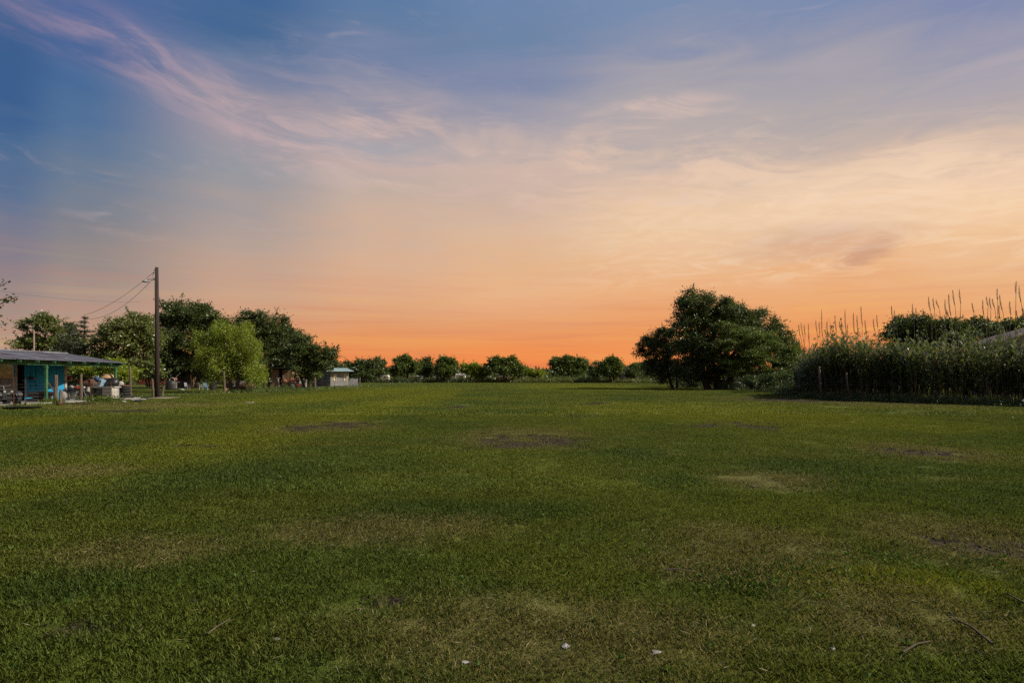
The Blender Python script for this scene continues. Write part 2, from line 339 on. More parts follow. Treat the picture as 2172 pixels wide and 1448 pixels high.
def crown(lobes, nclump, per, cr, ll, aspect=0.5, seed=0, shell=0.55, under=0.45, droop=0.0, shoots=0, flat=0.75, bumpy=0.16):
    r = np.random.default_rng(seed)
    L = np.array(lobes, float)
    wts = (L[:, 3] * L[:, 4] * L[:, 5]) ** (0.66); wts /= wts.sum()
    k = r.choice(len(L), nclump, p=wts)
    d = nrm(r.normal(size=(nclump, 3))); low = d[:, 2] < -0.2
    flip = low & (r.random(nclump) > under); d[flip, 2] *= -1
    ph = r.uniform(0, 6.28, (len(L), 4))[k]
    mod = 1 + bumpy * (np.sin(d[:, 0] * 4.1 + ph[:, 0]) + np.sin(d[:, 1] * 4.7 + ph[:, 1]) * 0.6 + np.sin(d[:, 2] * 5.3 + ph[:, 2]) + 0.8 * np.sin(d[:, 0] * 9 + d[:, 2] * 8 + ph[:, 3])) * 0.6
    rad = (shell + (1.0 - shell) * r.random(nclump) ** 0.55) * mod
    core = r.random(nclump) < 0.22; rad[core] *= 0.55
    cc = L[k, :3] + d * L[k, 3:6] * rad[:, None]
    size = cr * r.uniform(0.5, 1.3, nclump)
    N = nclump * per; kk = np.repeat(np.arange(nclump), per)
    q = r.normal(size=(N, 3)) * 0.42
    q[:, 2] *= flat
    out = d[kk]
    p = cc[kk] + q * size[kk][:, None]
    p[:, 2] -= droop * (q[:, 0] ** 2 + q[:, 1] ** 2) * size[kk] * 2
    u = nrm(out * 0.6 + q * 0.8 + r.normal(size=(N, 3)) * 0.6 + np.array([0, 0, -0.25 - droop * 2]))
    l = ll * r.uniform(0.6, 1.3, N)
    V = [leaf_quads(p, u, l, l * aspect, r)]
    # single shoots that break the outline
    tips = []
    for _ in range(shoots):
        i = r.integers(nclump)
        if d[i, 2] < -0.1: continue
        a = nrm(d[i] + np.array([0, 0, 0.35]) + r.normal(size=3) * 0.3); ln = cr * r.uniform(1.2, 2.6); m = 26
        tt = np.linspace(0, 1, m)[:, None]
        pos = cc[i] + a * ln * tt + np.array([0, 0, -0.25]) * ln * tt ** 2 + r.normal(size=(m, 3)) * 0.16 * cr * (1.2 - tt)
        uu = nrm(a + r.normal(size=(m, 3)) * 0.7); l2 = ll * r.uniform(0.6, 1.1, m)
        V.append(leaf_quads(pos, uu, l2, l2 * aspect, r)); tips.append((cc[i], cc[i] + a * ln * 0.9))
    return np.concatenate(V), cc, tips, k

def tree(name, label, px, d, lobes_px, leafm, nclump, per, cr, ll, trunk_px=None, trunk_r=0.25, base=0.0, group=None, seed=1,
         trunks=1, depth=1.0, cat='tree', lean=0.0, fork=0.35, twigs=40, **kw):
    """lobes_px: (cx, cy, rx, ry[, depth offset]) measured on the photograph at distance d"""
    s = d / F; x0 = X(trunk_px if trunk_px is not None else px, d)
    lob = []
    for q in lobes_px:
        cx, cy, rx, ry = q[:4]; dyy = q[4] if len(q) > 4 else 0
        lob.append((X(cx, d) - x0, dyy, Z(cy, d) - base, rx * s, rx * s * depth, ry * s))
    t = thing(name, label, cat, (x0, d, base), 0, group)
    r0 = np.random.default_rng(seed + 900); full = list(lob)
    for (lx, ly, lz, a_, b_, c_) in lob:
        for _ in range(8):
            v = nrm(r0.normal(size=3)); v[2] = abs(v[2]) * (1 if r0.random() < .75 else -1); k = r0.uniform(.16, .42)
            full.append((lx + v[0] * a_ * 1.04, ly + v[1] * b_ * 1.04, lz + v[2] * c_ * 1.04, a_ * k, b_ * k, c_ * k))
    V, cc, tips, kk = crown(full, int(nclump * 1.2), int(per * 1.35), cr, ll * 1.25, seed=seed, **kw)
    quads('crown', V, leafm, t)
    rr = random.Random(seed); b = MB()
    zc = sum(l[2] for l in lob) / len(lob); zl = min(l[2] - l[5] for l in lob)
    hub_z = max(0.5, zl + (zc - zl) * fork)
    for j in range(trunks):
        ox = (j - (trunks - 1) / 2) * trunk_r * 3.2; oy = rr.uniform(-.5, .5) * trunk_r * (trunks > 1)
        hx, hy = lean + ox * 1.8, rr.uniform(-.2, .2)
        b.tube([(ox, oy, -0.15), (ox, oy, 0.15), (ox + (hx - ox) * .4 + rr.uniform(-.08, .08), oy + rr.uniform(-.08, .08), hub_z * .5), (hx, hy, hub_z)],
               [trunk_r * 1.5, trunk_r * 1.12, trunk_r * .95, trunk_r * .75], 9)
        for i, l in enumerate(lob):
            if trunks > 1 and i % trunks != j: continue
            m = Vector((hx, hy, hub_z)).lerp(Vector(l[:3]), 0.5) + Vector((rr.uniform(-.3, .3), rr.uniform(-.3, .3), rr.uniform(0, .3)))
            b.tube([(hx, hy, hub_z - .1), m, l[:3]], [trunk_r * .6, trunk_r * .42, trunk_r * .2], 6)
    for i in range(min(twigs, len(cc))):
        l = full[kk[i]]; c = Vector(cc[i]); a = Vector(l[:3]).lerp(c, 0.1)
        b.tube([a, a.lerp(c, .5) + Vector((0, 0, -.08)), c], [trunk_r * .17, trunk_r * .11, trunk_r * .04], 4, cap=False)
    for a, c in tips: b.tube([a, c], [0.015 * cr + .008, 0.006], 3, cap=False)
    b.build('trunk', BARK, t, smooth=True)
    return t

# ------------------------------------------------------------------ ground
def softn(x, y, f, s):
    return (np.sin(x * f * 1.3 + s) * np.cos(y * f + s * 2.1) + np.sin(x * f * 2.9 + y * f * 1.7 + s * 3.3) * 0.55 + np.cos(y * f * 3.7 - x * f * 2.1 + s) * 0.4) / 1.95
def ell(px, py, w_, h_):
    """a patch of turf seen at (px, py), w_ x h_ pixels in the photograph -> centre and radii on the ground"""
    d = D(py); x = X(px, d); ry = max(0.12, (D(py - h_ / 2) - D(py + h_ / 2)) / 2) if py - h_ / 2 > HY + 4 else 3
    return x, d, w_ / 2 / F * d, ry
SOIL = [ell(q[0], q[1], q[2] * 1.2, q[3] * 1.1) for q in [(695, 903, 170, 18), (400, 943, 125, 11), (1130, 935, 240, 26), (1225, 880, 80, 8), (1565, 902, 200, 16), (1940, 958, 150, 22), (2110, 1152, 230, 62),
        (165, 1342, 130, 46), (810, 1270, 80, 30), (420, 1278, 74, 16), (1240, 856, 90, 6), (1720, 850, 220, 12), (960, 862, 80, 6), (1720, 877, 110, 6), (230, 873, 190, 7),
        (2000, 848, 110, 5), (500, 871, 70, 5), (245, 895, 140, 4), (1330, 966, 70, 9), (180, 921, 130, 5)]]
DRY = [ell(*q) for q in [(800, 1118, 560, 70), (1600, 1160, 420, 120), (1780, 850, 420, 24), (1100, 925, 300, 44), (1950, 955, 260, 40), (2060, 1140, 480, 120), (1900, 1300, 500, 140),
        (150, 1000, 300, 30), (300, 860, 400, 16), (1620, 1015, 260, 40), (60, 1000, 120, 30), (1180, 1330, 900, 190), (1500, 1200, 300, 60), (300, 1170, 420, 80), (700, 905, 240, 26)]]
LUSH = [ell(*q) for q in [(1400, 1018, 120, 22), (1700, 990, 260, 40), (1640, 1225, 360, 60), (480, 1010, 400, 80), (120, 1250, 240, 70), (1330, 964, 110, 16), (1000, 1080, 500, 40)]]
YEL_GLOW = [ell(*q) for q in [(790, 832, 200, 26), (860, 850, 120, 60), (1230, 819, 260, 12), (1750, 885, 420, 40), (60, 893, 240, 26), (1450, 870, 500, 40), (1900, 1240, 420, 90), (2100, 1340, 200, 80), (1250, 990, 10, 5)]]  # yellow turf; the patches beside the metal shed paint a glow of light
def fld(lst, x, y, soft=0.5, wob=0.35):
    if lst is SOIL: wob = 0.95
    f = np.zeros(np.broadcast(x, y).shape)
    for i, (cx, cy, rx, ry) in enumerate(lst):
        q = ((x - cx) / rx) ** 2 + ((y - cy) / ry) ** 2
        q = q * (1 + wob * softn(x / rx, y / ry, 2.6, i * 1.7)) + wob * 0.7 * softn(x / rx + i, y / ry, 7.3, i * 2.3)
        f = np.maximum(f, np.clip((1 + soft - q) / (2 * soft), 0, 1))
    return f
def height(x, y):
    h = 0.045 * softn(x, y, 0.31, 1.0) + 0.03 * softn(x, y, 0.9, 4.0) + 0.007 * softn(x, y, 3.3, 2.0)
    h = h + 0.10 * np.clip((x - 9) / 10, 0, 1) * np.clip((y - 18) / 10, 0, 1) * np.exp(-((y - 34) / 16) ** 2)
    fade = 1 / (1 + (np.hypot(x, y) / 150) ** 2)
    return h * fade - 0.03 * fld(SOIL, x, y)
def H(x, y): return float(height(np.array(float(x)), np.array(float(y))))

def axis(n, far, k):
    t = np.linspace(-1, 1, n); return far * np.sinh(k * t) / math.sinh(k)
gx = axis(501, 3500, 7.6); gy = axis(621, 4500, 7.8)
GX, GY = np.meshgrid(gx, gy)
GZ = height(GX, GY)
nv, nh = GX.shape
me = bpy.data.meshes.new('ground')
idx = np.arange(nv * nh).reshape(nv, nh)
q = np.stack([idx[:-1, :-1], idx[:-1, 1:], idx[1:, 1:], idx[1:, :-1]], -1).reshape(-1, 4)
me.vertices.add(nv * nh); me.loops.add(q.size); me.polygons.add(len(q))
me.vertices.foreach_set('co', np.stack([GX, GY, GZ], -1).astype(np.float32).ravel())
me.loops.foreach_set('vertex_index', q.astype(np.int32).ravel()); me.polygons.foreach_set('loop_start', np.arange(0, q.size, 4, dtype=np.int32))
me.update(calc_edges=True); me.polygons.foreach_set('use_smooth', np.ones(len(q), bool))
for nm, lst, so in (('soil', SOIL, .6), ('dry', DRY, .7), ('lush', LUSH, .8), ('sunny', YEL_GLOW, .9)):
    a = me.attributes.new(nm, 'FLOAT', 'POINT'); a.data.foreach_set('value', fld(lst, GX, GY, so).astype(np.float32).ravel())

def turf_colour(t, pos, dry, lush, yel_glow, rnd=None):
    """colour of the turf as a function of place: green, with straw and yellow patches and a painted glow"""
    n1 = t.noise(pos, 0.16, 4, 0.6); n2 = t.noise(pos, 1.1, 4, 0.6); n3 = t.noise(t.mapping(pos, scale=(0.25, 1, 1)), 0.5, 5, 0.65)
    g = t.mix(t.sm(n1, 0.35, 0.65), (0.074, 0.110, 0.014), (0.130, 0.154, 0.015))
    g = t.mix(t.m('MULTIPLY', t.sm(n3, 0.45, 0.7), 0.6), g, (0.140, 0.142, 0.018))
    g = t.mix(t.m('MULTIPLY', lush, 0.62), g, (0.050, 0.088, 0.012))
    g = t.mix(t.m('MULTIPLY', yel_glow, 0.7), g, (0.185, 0.200, 0.012))
    dd = t.m('MULTIPLY', t.m('ADD', dry, t.m('MULTIPLY', t.sm(n2, 0.52, 0.72), 0.35), clamp=True), 0.66)
    if rnd is not None: dd = t.sm(t.m('ADD', dd, t.m('MULTIPLY', t.m('SUBTRACT', rnd, 0.5), 0.9)), 0.25, 0.95)
    return t.mix(dd, g, (0.190, 0.160, 0.052))

m = bpy.data.materials.new('turf'); m.use_nodes = True; t = NT(m.node_tree); b = m.node_tree.nodes['Principled BSDF']
geo = t.n.new('ShaderNodeNewGeometry'); pos = geo.outputs['Position']
def attr(t, nm, kind='GEOMETRY'):
    a = t.n.new('ShaderNodeAttribute'); a.attribute_name = nm; a.attribute_type = kind; return a.outputs['Fac']
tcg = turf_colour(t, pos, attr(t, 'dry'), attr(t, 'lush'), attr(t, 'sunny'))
f1 = t.noise(pos, 14, 6, 0.7); f2 = t.noise(t.mapping(pos, scale=(0.5, 1, 1)), 3.0, 6, 0.7)
tcg = t.mix(t.sm(t.noise(pos, 90, 4, 0.8), 0.42, 0.6), t.mix(1.0, tcg, (0.35, 0.35, 0.4), 'MULTIPLY'), tcg)
tcg = t.mix(t.m('MULTIPLY', t.sm(f2, 0.55, 0.75), 0.45), tcg, (0.05, 0.06, 0.02))
soil = t.sm(t.m('ADD', attr(t, 'soil'), t.m('MULTIPLY', t.m('SUBTRACT', f1, 0.5), 2.2)), 0.28, 0.60)
scol = t.mix(t.sm(t.noise(pos, 9, 6, 0.7), 0.4, 0.62), (0.007, 0.006, 0.003), (0.060, 0.048, 0.020))
t.l.new(t.mix(soil, tcg, scol), b.inputs['Base Color']); b.inputs['Roughness'].default_value = 0.95; b.inputs['Specular IOR Level'].default_value = 0.1
bn = t.n.new('ShaderNodeBump'); bn.inputs['Strength'].default_value = 0.6; bn.inputs['Distance'].default_value = 0.04
t.l.new(t.m('ADD', f1, t.m('MULTIPLY', t.noise(pos, 60, 4, 0.7), 0.5)), bn.inputs['Height']); t.l.new(bn.outputs[0], b.inputs['Normal'])
M_TURF = m
gr = link('ground', me, M_TURF, kind='structure')

# grass blades --------------------------------------------------------------
m = bpy.data.materials.new('grass_blade'); m.use_nodes = True; t = NT(m.node_tree); b = m.node_tree.nodes['Principled BSDF']; out = m.node_tree.nodes['Material Output']
geo = t.n.new('ShaderNodeNewGeometry'); rnd = geo.outputs['Random Per Island']
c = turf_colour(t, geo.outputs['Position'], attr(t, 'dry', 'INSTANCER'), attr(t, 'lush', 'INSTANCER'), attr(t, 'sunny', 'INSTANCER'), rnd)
c = t.mix(t.sm(rnd, 0.0, 1.0), t.mix(1.0, c, (0.74, 0.80, 0.8), 'MULTIPLY'), t.mix(1.0, c, (1.30, 1.28, 1.3), 'MULTIPLY'))
t.l.new(c, b.inputs['Base Color']); b.inputs['Roughness'].default_value = 0.6; b.inputs['Specular IOR Level'].default_value = 0.25
tr = t.n.new('ShaderNodeBsdfTranslucent'); t.l.new(c, tr.inputs[0]); mxs = t.n.new('ShaderNodeMixShader'); mxs.inputs[0].default_value = 0.3
t.l.new(b.outputs[0], mxs.inputs[1]); t.l.new(tr.outputs[0], mxs.inputs[2]); t.l.new(mxs.outputs[0], out.inputs[0])
M_BLADE = m

def tuft_mesh(seed, n, rad, ln, wd, lay):
    r = np.random.default_rng(seed)
    a = r.uniform(0, 2 * PI, n); q = rad * np.sqrt(r.random(n)); p = np.stack([q * np.cos(a), q * np.sin(a), np.full(n, -0.004)], 1)
    h = r.uniform(0, 2 * PI, n); til = np.abs(r.normal(0, lay, n)); til = np.minimum(til, 1.35)
    u = np.stack([np.sin(til) * np.cos(h), np.sin(til) * np.sin(h), np.cos(til)], 1)
    s = np.stack([-np.sin(h + r.normal(0, .6, n)), np.cos(h), np.zeros(n)], 1); l = (ln * r.uniform(0.4, 1.25, n))[:, None]; w2 = (wd * r.uniform(.6, 1.2, n))[:, None] / 2
    mid = p + u * l * 0.55; u2 = nrm(u + np.stack([np.cos(h), np.sin(h), np.full(n, -0.5)], 1) * 0.55)
    tip = mid + u2 * l * 0.5
    V = np.stack([p - s * w2, p + s * w2, mid + s * w2 * .8, tip, mid - s * w2 * .8], 1).reshape(-1, 3)
    return V

def grass_layer(name, y0, y1, dens, variants, wid=0.98, seed=0, smin=0.8, smax=1.3):
    r = np.random.default_rng(seed)
    area = wid * (y1 * y1 - y0 * y0); n = int(area * dens)
    y = np.sqrt(r.random(n) * (y1 * y1 - y0 * y0) + y0 * y0); x = r.uniform(-1, 1, n) * wid * y
    so = np.clip(fld(SOIL, x, y, .7) * 1.1, 0, 1); keep = r.random(n) > so * (0.80 + 0.25 * softn(x, y, 6.0, 3.0))
    thin = 0.92 + 0.16 * softn(x, y, 1.7, 2.0); keep &= r.random(n) < thin + 0.15
    x, y = x[keep], y[keep]; n = len(x)
    me = bpy.data.meshes.new(name + '_points'); me.vertices.add(n)
    me.vertices.foreach_set('co', np.stack([x, y, height(x, y)], 1).astype(np.float32).ravel())
    dry, lush, yel_glow = fld(DRY, x, y, .7), fld(LUSH, x, y, .8), fld(YEL_GLOW, x, y, .9)
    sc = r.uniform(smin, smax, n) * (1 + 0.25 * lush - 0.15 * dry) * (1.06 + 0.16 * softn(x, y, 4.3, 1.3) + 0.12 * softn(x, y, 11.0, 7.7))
    for nm, val in (('dry', dry), ('lush', lush), ('sunny', yel_glow), ('size', sc), ('turn', r.uniform(0, 2 * PI, n))):
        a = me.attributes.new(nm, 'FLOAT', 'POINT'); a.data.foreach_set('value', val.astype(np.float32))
    o = link(name, me, M_BLADE, kind='stuff')
    col = bpy.data.collections.new(name + '_tufts')
    for i, V in enumerate(variants):
        k = len(V) // 5; mm = bpy.data.meshes.new(name + '_tuft'); mm.vertices.add(k * 5); mm.loops.add(k * 5); mm.polygons.add(k)
        mm.vertices.foreach_set('co', V.astype(np.float32).ravel()); mm.loops.foreach_set('vertex_index', np.arange(k * 5, dtype=np.int32))
        mm.polygons.foreach_set('loop_start', np.arange(0, k * 5, 5, dtype=np.int32)); mm.update(calc_edges=True); mm.materials.append(M_BLADE)
        col.objects.link(bpy.data.objects.new(name + '_tuft', mm))
    ng = bpy.data.node_groups.new(name, 'GeometryNodeTree')
    ng.interface.new_socket('Geometry', in_out='INPUT', socket_type='NodeSocketGeometry'); ng.interface.new_socket('Geometry', in_out='OUTPUT', socket_type='NodeSocketGeometry')
    N, Lk = ng.nodes, ng.links
    gi, go = N.new('NodeGroupInput'), N.new('NodeGroupOutput')
    ci = N.new('GeometryNodeCollectionInfo'); ci.inputs[0].default_value = col; ci.inputs['Separate Children'].default_value = True; ci.inputs['Reset Children'].default_value = True
    ip = N.new('GeometryNodeInstanceOnPoints'); ip.inputs['Pick Instance'].default_value = True
    def na(nm):
        q = N.new('GeometryNodeInputNamedAttribute'); q.data_type = 'FLOAT'; q.inputs['Name'].default_value = nm; return q.outputs['Attribute']
    rv = N.new('FunctionNodeRandomValue'); rv.data_type = 'INT'; rv.inputs[5].default_value = len(variants) - 1
    cx = N.new('ShaderNodeCombineXYZ'); Lk.new(na('turn'), cx.inputs[2])
    Lk.new(gi.outputs[0], ip.inputs['Points']); Lk.new(ci.outputs[0], ip.inputs['Instance'])
    Lk.new(rv.outputs[2], ip.inputs['Instance Index']); Lk.new(cx.outputs[0], ip.inputs['Rotation']); Lk.new(na('size'), ip.inputs['Scale'])
    Lk.new(ip.outputs[0], go.inputs[0])
    md = o.modifiers.new('tufts', 'NODES'); md.node_group = ng
    return o
grass_layer('grass', 1.6, 8, 110, [tuft_mesh(i, 210, 0.13, 0.036, 0.0028, 0.95) for i in range(7)], seed=1)
grass_layer('grass', 8, 24, 18, [tuft_mesh(20 + i, 420, 0.30, 0.042, 0.0048, 0.9) for i in range(5)], seed=2)
grass_layer('grass', 24, 75, 2.2, [tuft_mesh(40 + i, 380, 0.75, 0.065, 0.014, 0.7) for i in range(5)], seed=3)
grass_layer('grass', 75, 165, 0.5, [tuft_mesh(60 + i, 300, 1.6, 0.08, 0.035, 0.7) for i in range(4)], seed=4, wid=0.6)

# ------------------------------------------------------------------ the blue house with its green porch
hs = thing('house', 'low blue house with a corrugated metal porch roof on green posts', 'house', (-31, 36, 0))
def hl(x, y, z): return (x + 31, y - 36, z)       # world -> house
EVX, RGX, HY0, HY1 = -27.5, -33.3, 21.0, 40.3
def roofz(x): return 2.62 + (EVX - x) / (EVX - RGX) * 0.74
def skew(x): return (EVX - x) * 0.40              # the gable end runs back at an angle
npan = 20
for i in range(npan):                              # corrugated sheets, each lapping the next
    b = MB(); y0 = HY0 + (HY1 - HY0) * i / npan; y1 = HY0 + (HY1 - HY0) * (i + 1) / npan + 0.04; n = 24
    jig = random.uniform(-0.02, 0.03); lift = 0.006 * (i % 2) + random.uniform(0, .006)
    for side in (0, 1):
        xs = (EVX + jig, RGX - .02) if side == 0 else (RGX - .02, RGX * 2 - EVX)
        k = len(b.v)
        for j in range(n + 1):
            y = y0 + (y1 - y0) * j / n; zz = 0.020 * math.cos(j * PI * 0.66) + lift
            for x in xs:
                zr = roofz(x) if x >= RGX - .03 else roofz(2 * RGX - x)
                b.v.append(hl(x, y + skew(max(x, RGX)) * (i + j / n) / npan, zr + zz))
                b.v.append(hl(x, y + skew(max(x, RGX)) * (i + j / n) / npan, zr + zz - 0.008))
        for j in range(n):
            a = k + j * 4
            b.f += [(a, a + 4, a + 6, a + 2), (a + 1, a + 3, a + 7, a + 5), (a, a + 1, a + 5, a + 4), (a + 2, a + 6, a + 7, a + 3)]
        b.f += [(k, k + 2, k + 3, k + 1), (k + n * 4, k + n * 4 + 1, k + n * 4 + 3, k + n * 4 + 2)]
    b.build('roof_sheet', M_GALV, hs)
b = MB(); b.tube([hl(RGX, HY0, roofz(RGX) + .03), hl(RGX, HY1 + 2.3, roofz(RGX) + .03)], 0.07, 6); b.build('ridge_cap', M_GALV, hs)
b = MB(); b.box(hl(EVX - .38, (HY0 + HY1) / 2, 2.46), (0.05, HY1 - HY0, 0.26)); b.build('eave_beam', M_GREEN, hs)
b = MB(); 
for i in range(16):
    y = HY0 + .3 + i * 1.2; b.box(hl((EVX + RGX) / 2 + .2, y + .9, roofz((EVX + RGX) / 2 + .2) - .10), (5.6, 0.05, 0.12), ry=math.atan(0.74 / 5.8))
b.build('rafters', M_GREEN, hs, kind='stuff')
b = MB(); b.box(hl(-30.4, 41.45, 2.86), (5.9, 0.05, 0.16), rz=math.atan2(-0.40, 1.0), ry=math.atan(0.74 / 5.8)); b.build('gable_board', M_GREEN, hs)
for px, d in ((97, 34.05), (249, 40.0), (-40, 29.2)):
    b = MB(); x = EVX - .38; b.box(hl(x, d, 1.15), (0.13, 0.13, 2.32)); p = b.build('porch_post', M_GREEN, hs)
    b = MB(); b.box((x + 31, d - 36, 2.20), (0.17, 0.17, 0.10)); b.build('post_cap', M_GREEN, p)
# blue room: a wall across the porch facing the field, a window bay nearer the eye
def wall_run(p, q, z0, z1, th=0.09): 
    p, q = Vector(p), Vector(q); c = (p + q) / 2; L_ = (q - p).length
    return (hl(c.x, c.y, (z0 + z1) / 2), (L_, th, z1 - z0), math.atan2(q.y - p.y, q.x - p.x))
A0, A1 = (X(33, 35.2), 35.2), (X(137.5, 37.4), 37.4)       # wall line seen at px 33..137
def onw(f): return (A0[0] + (A1[0] - A0[0]) * f, A0[1] + (A1[1] - A0[1]) * f)
def fx(px): return (px - 33) / 104.5
for a, bb in ((51, 73), (73.4, 95.5), (95.9, 117), (117.4, 137)):
    c_, s_, rz = wall_run(onw(fx(a)), onw(fx(bb)), 0.12, 2.85 if a > 90 else 2.95); b = MB(); b.box(c_, s_, rz); b.build('wall_panel', M_BLUE, hs)
for px in (67, 78):
    x, y = onw(fx(px)); b = MB(); b.box(hl(x + .03, y - .10, 1.65), (0.05, 0.05, 1.5)); b.build('wall_batten', M_BLUE, hs)
x, y = onw(fx(139.2)); b = MB(); b.box(hl(x, y - .03, 1.5), (0.13, 0.15, 2.75)); b.build('corner_trim', M_WHITE, hs)
x, y = onw(fx(34)); b = MB(); b.box(hl(x, y - .04, 1.6), (0.12, 0.14, 2.1)); b.build('door_casing', M_WHITE, hs)
c_, s_, rz = wall_run(onw(fx(35.8)), onw(fx(51.5)), 0.12, 2.75); b = MB(); b.box((c_[0] - .1, c_[1] + .35, c_[2]), s_, rz); b.build('doorway_shade', M_DARKIN, hs)  # near-black panel, the shade of the open doorway put into its colour
# window wall further left, cut round the window opening
B0, B1 = (X(-90, 34.2), 34.2), (X(32, 35.15), 35.15)
def onb(px): f = (px + 90) / 122; return (B0[0] + (B1[0] - B0[0]) * f, B0[1] + (B1[1] - B0[1]) * f)
dw = 34.9; zt, zb = Z(771, dw), Z(801, dw)
for a, bb, z0, z1 in ((-90, -8, .12, 2.9), (-8, 30, .12, zb), (-8, 30, zt, 2.9), (30, 32.4, .12, 2.9)):
    c_, s_, rz = wall_run(onb(a), onb(bb), z0, z1); b = MB(); b.box(c_, s_, rz); b.build('wall_panel', M_GREY if z1 == zb else M_BLUE, hs)
c_, s_, rz = wall_run(onb(-8), onb(30), zb, zt, 0.02); b = MB(); b.box((c_[0], c_[1] + .1, c_[2]), s_, rz); wn = b.build('window', M_CURT, hs, label='window with drawn yellow curtain')
b = MB()
for z in (zb + .03, zt - .03, (zb + zt) / 2 - .02):
    b.box((c_[0], c_[1] - .035, z), (s_[0], 0.05, 0.035), rz)
for px in (-7, 10, 29):
    x, y = onb(px); b.box(hl(x, y - .04, (zb + zt) / 2), (0.035, 0.05, zt - zb))
b.build('muntins', M_CURT, wn)
for p, q, z1 in (((-33.4, 38.9), (-33.4, 46), 2.9),): 
    c_, s_, rz = wall_run(A1, (A1[0] - 2.4, 40.2), 0.12, 2.85); b = MB(); b.box(c_, s_, rz); b.build('side_wall', M_BLUE, hs)
c_, s_, rz = wall_run((B0[0] - .6, B0[1] + 1.6), (A1[0] - 1.6, A1[1] + 1.5), 0, 2.95); b = MB(); b.box(c_, s_, rz); b.build('interior_wall', M_DARKIN, hs)
b = MB(); b.box(hl(-30.3, 32.2, 0.05), (5.5, 20.0, 0.14)); b.build('porch_slab', M_CONC, hs)
b = MB(); dp = 43.0; b.tube([(X(72, dp) + 31, dp - 36, 3.2), (X(72, dp) + 31, dp - 36, Z(700, dp))], 0.055, 8); b.build('vent_pipe', M_TAN, hs, label='pale pipe standing up through the roof')

# ------------------------------------------------------------------ fences
def fence(name, label, posts, wires, m_post, extra=None, sag=0.02, rot=0.0):
    """posts: (px, base_py or distance, top_py, radius, kind, lean)"""
    p0 = posts[0]; d0 = p0[1]; x0 = X(p0[0], d0)
    t = thing(name, label, 'fence', (x0, d0, 0))
    tops = []
    for px, d, py, r, kd, ln in posts:
        x = X(px, d) - x0; y = d - d0; h = Z(py, d); b = MB(); rr = random.Random(px)
        if kd == 'wood':
            b.tube([(x, y, -.2), (x + ln * .3, y, h * .35), (x + ln * .7 + rr.uniform(-.02, .02), y, h * .7), (x + ln, y, h - .02), (x + ln, y, h)], [r * 1.12, r * 1.05, r, r * .93, r * .8], 9)
            b.build('post', M_POST, t, smooth=False)
        elif kd == 'pipe':
            b.tube([(x, y, -.2), (x + ln, y, h)], r, 8); b.build('post', M_POST, t, smooth=True)
        else:                                       # steel T post with its studs
            k = Vector((ln, 0, h + .2)); a = math.atan2(k.x, k.z)
            b.box((x + ln / 2, y, h / 2 - .1), (0.012, 0.04, h + .2), ry=a); b.box((x + ln / 2 + .02, y, h / 2 - .1), (0.035, 0.008, h + .2), ry=a)
            b.build('post', M_RUST, t)
        tops.append((x, y, ln, h))
    for z in wires:
        b = MB()
        for (xa, ya, la, ha), (xb, yb, lb, hb) in zip(tops[:-1], tops[1:]):
            s = random.uniform(0.3, 1.4) * sag
            pa = Vector((xa + la * z / ha - .05, ya, z)); pb = Vector((xb + lb * z / hb - .05, yb, z + random.uniform(-.02, .02)))
            b.tube([pa, pa.lerp(pb, .25) - Vector((0, 0, s * .75)), pa.lerp(pb, .5) - Vector((0, 0, s)), pa.lerp(pb, .75) - Vector((0, 0, s * .75)), pb], 0.0045, 3, cap=False)
        b.build('wire', M_WIRE, t)
    return t
LF = [(-60, 26, 796, .07, 'wood', 0), (29, 30.5, 800, .04, 't', 0), (54, 31.6, 802, .04, 't', 0), (118, 34.6, 795, .10, 'wood', .02), (127, 35.2, 826, .06, 'wood', .05), (172, 36.6, 793, .08, 'wood', 0), (192, 37.2, 803, .04, 't', -.03), (238, 38.6, 808, .04, 't', -.1),
      (277, 43.5, 777, .08, 'wood', -.05), (326, 45.0, 803, .085, 'wood', -.12), (343, 46.0, 817, .10, 'wood', .18), (407, 50.0, 795, .04, 't', -.1), (477, 56.0, 787, .10, 'wood', -.12), (525, 57.6, 802, .04, 't', 0), (567, 61, 797, .04, 't', 0),
      (598, 64, 803, .05, 't', 0), (668, 71.5, 800, .14, 'wood', 0), (682, 76, 798, .06, 't', 0), (698, 80, 799, .06, 't', 0), (742, 92, 799, .06, 't', 0), (762, 97, 800, .12, 'wood', .1),
      (823, 118, 801, .09, 't', 0), (868, 138, 802, .10, 't', 0), (890, 150, 803, .10, 't', 0), (905, 158, 803, .1, 't', 0)]
fence('wire_fence', 'woven wire field fence with mixed timber and steel posts past the blue house', LF, (0.15, 0.32, 0.50, 0.68, 0.86, 1.05, 1.22), M_POST)
RF = [(2300, 27.5, 792, .04, 't', 0), (2092, 31.2, 800, .04, 't', 0), (1942, 34.2, 792, .04, 't', .02), (1802, 38.0, 790, .045, 'pipe', -.22), (1742, 40.2, 777, .085, 'pipe', -.16), (1690, 45, 795, .04, 't', 0), (1660, 54, 795, .05, 't', 0), (1536, 73, 792, .08, 'pipe', -.1), (1430, 98, 797, .1, 'wood', 0)]
fence('wire_fence', 'sagging wire fence with pale leaning posts in front of the tall reeds', RF, (0.45, 1.12, 1.30), M_POST, sag=.06)
FF = [(px, 160 + random.uniform(-1, 1), 803, .10, 'wood', random.uniform(-.1, .1)) for px in range(1318, 1425, 8)]
fence('post_fence', 'far fence of close dark posts under the brown roof', FF, (0.5, 1.0), M_POST)
FB = [(px, 166 + random.uniform(-1, 1), 801 + random.uniform(-1, 1), .07, 't', 0) for px in range(930, 1310, 22)]
fence('wire_fence', 'low wire fence along the far edge of the mown field', FB, (0.5, 1.0), M_POST)

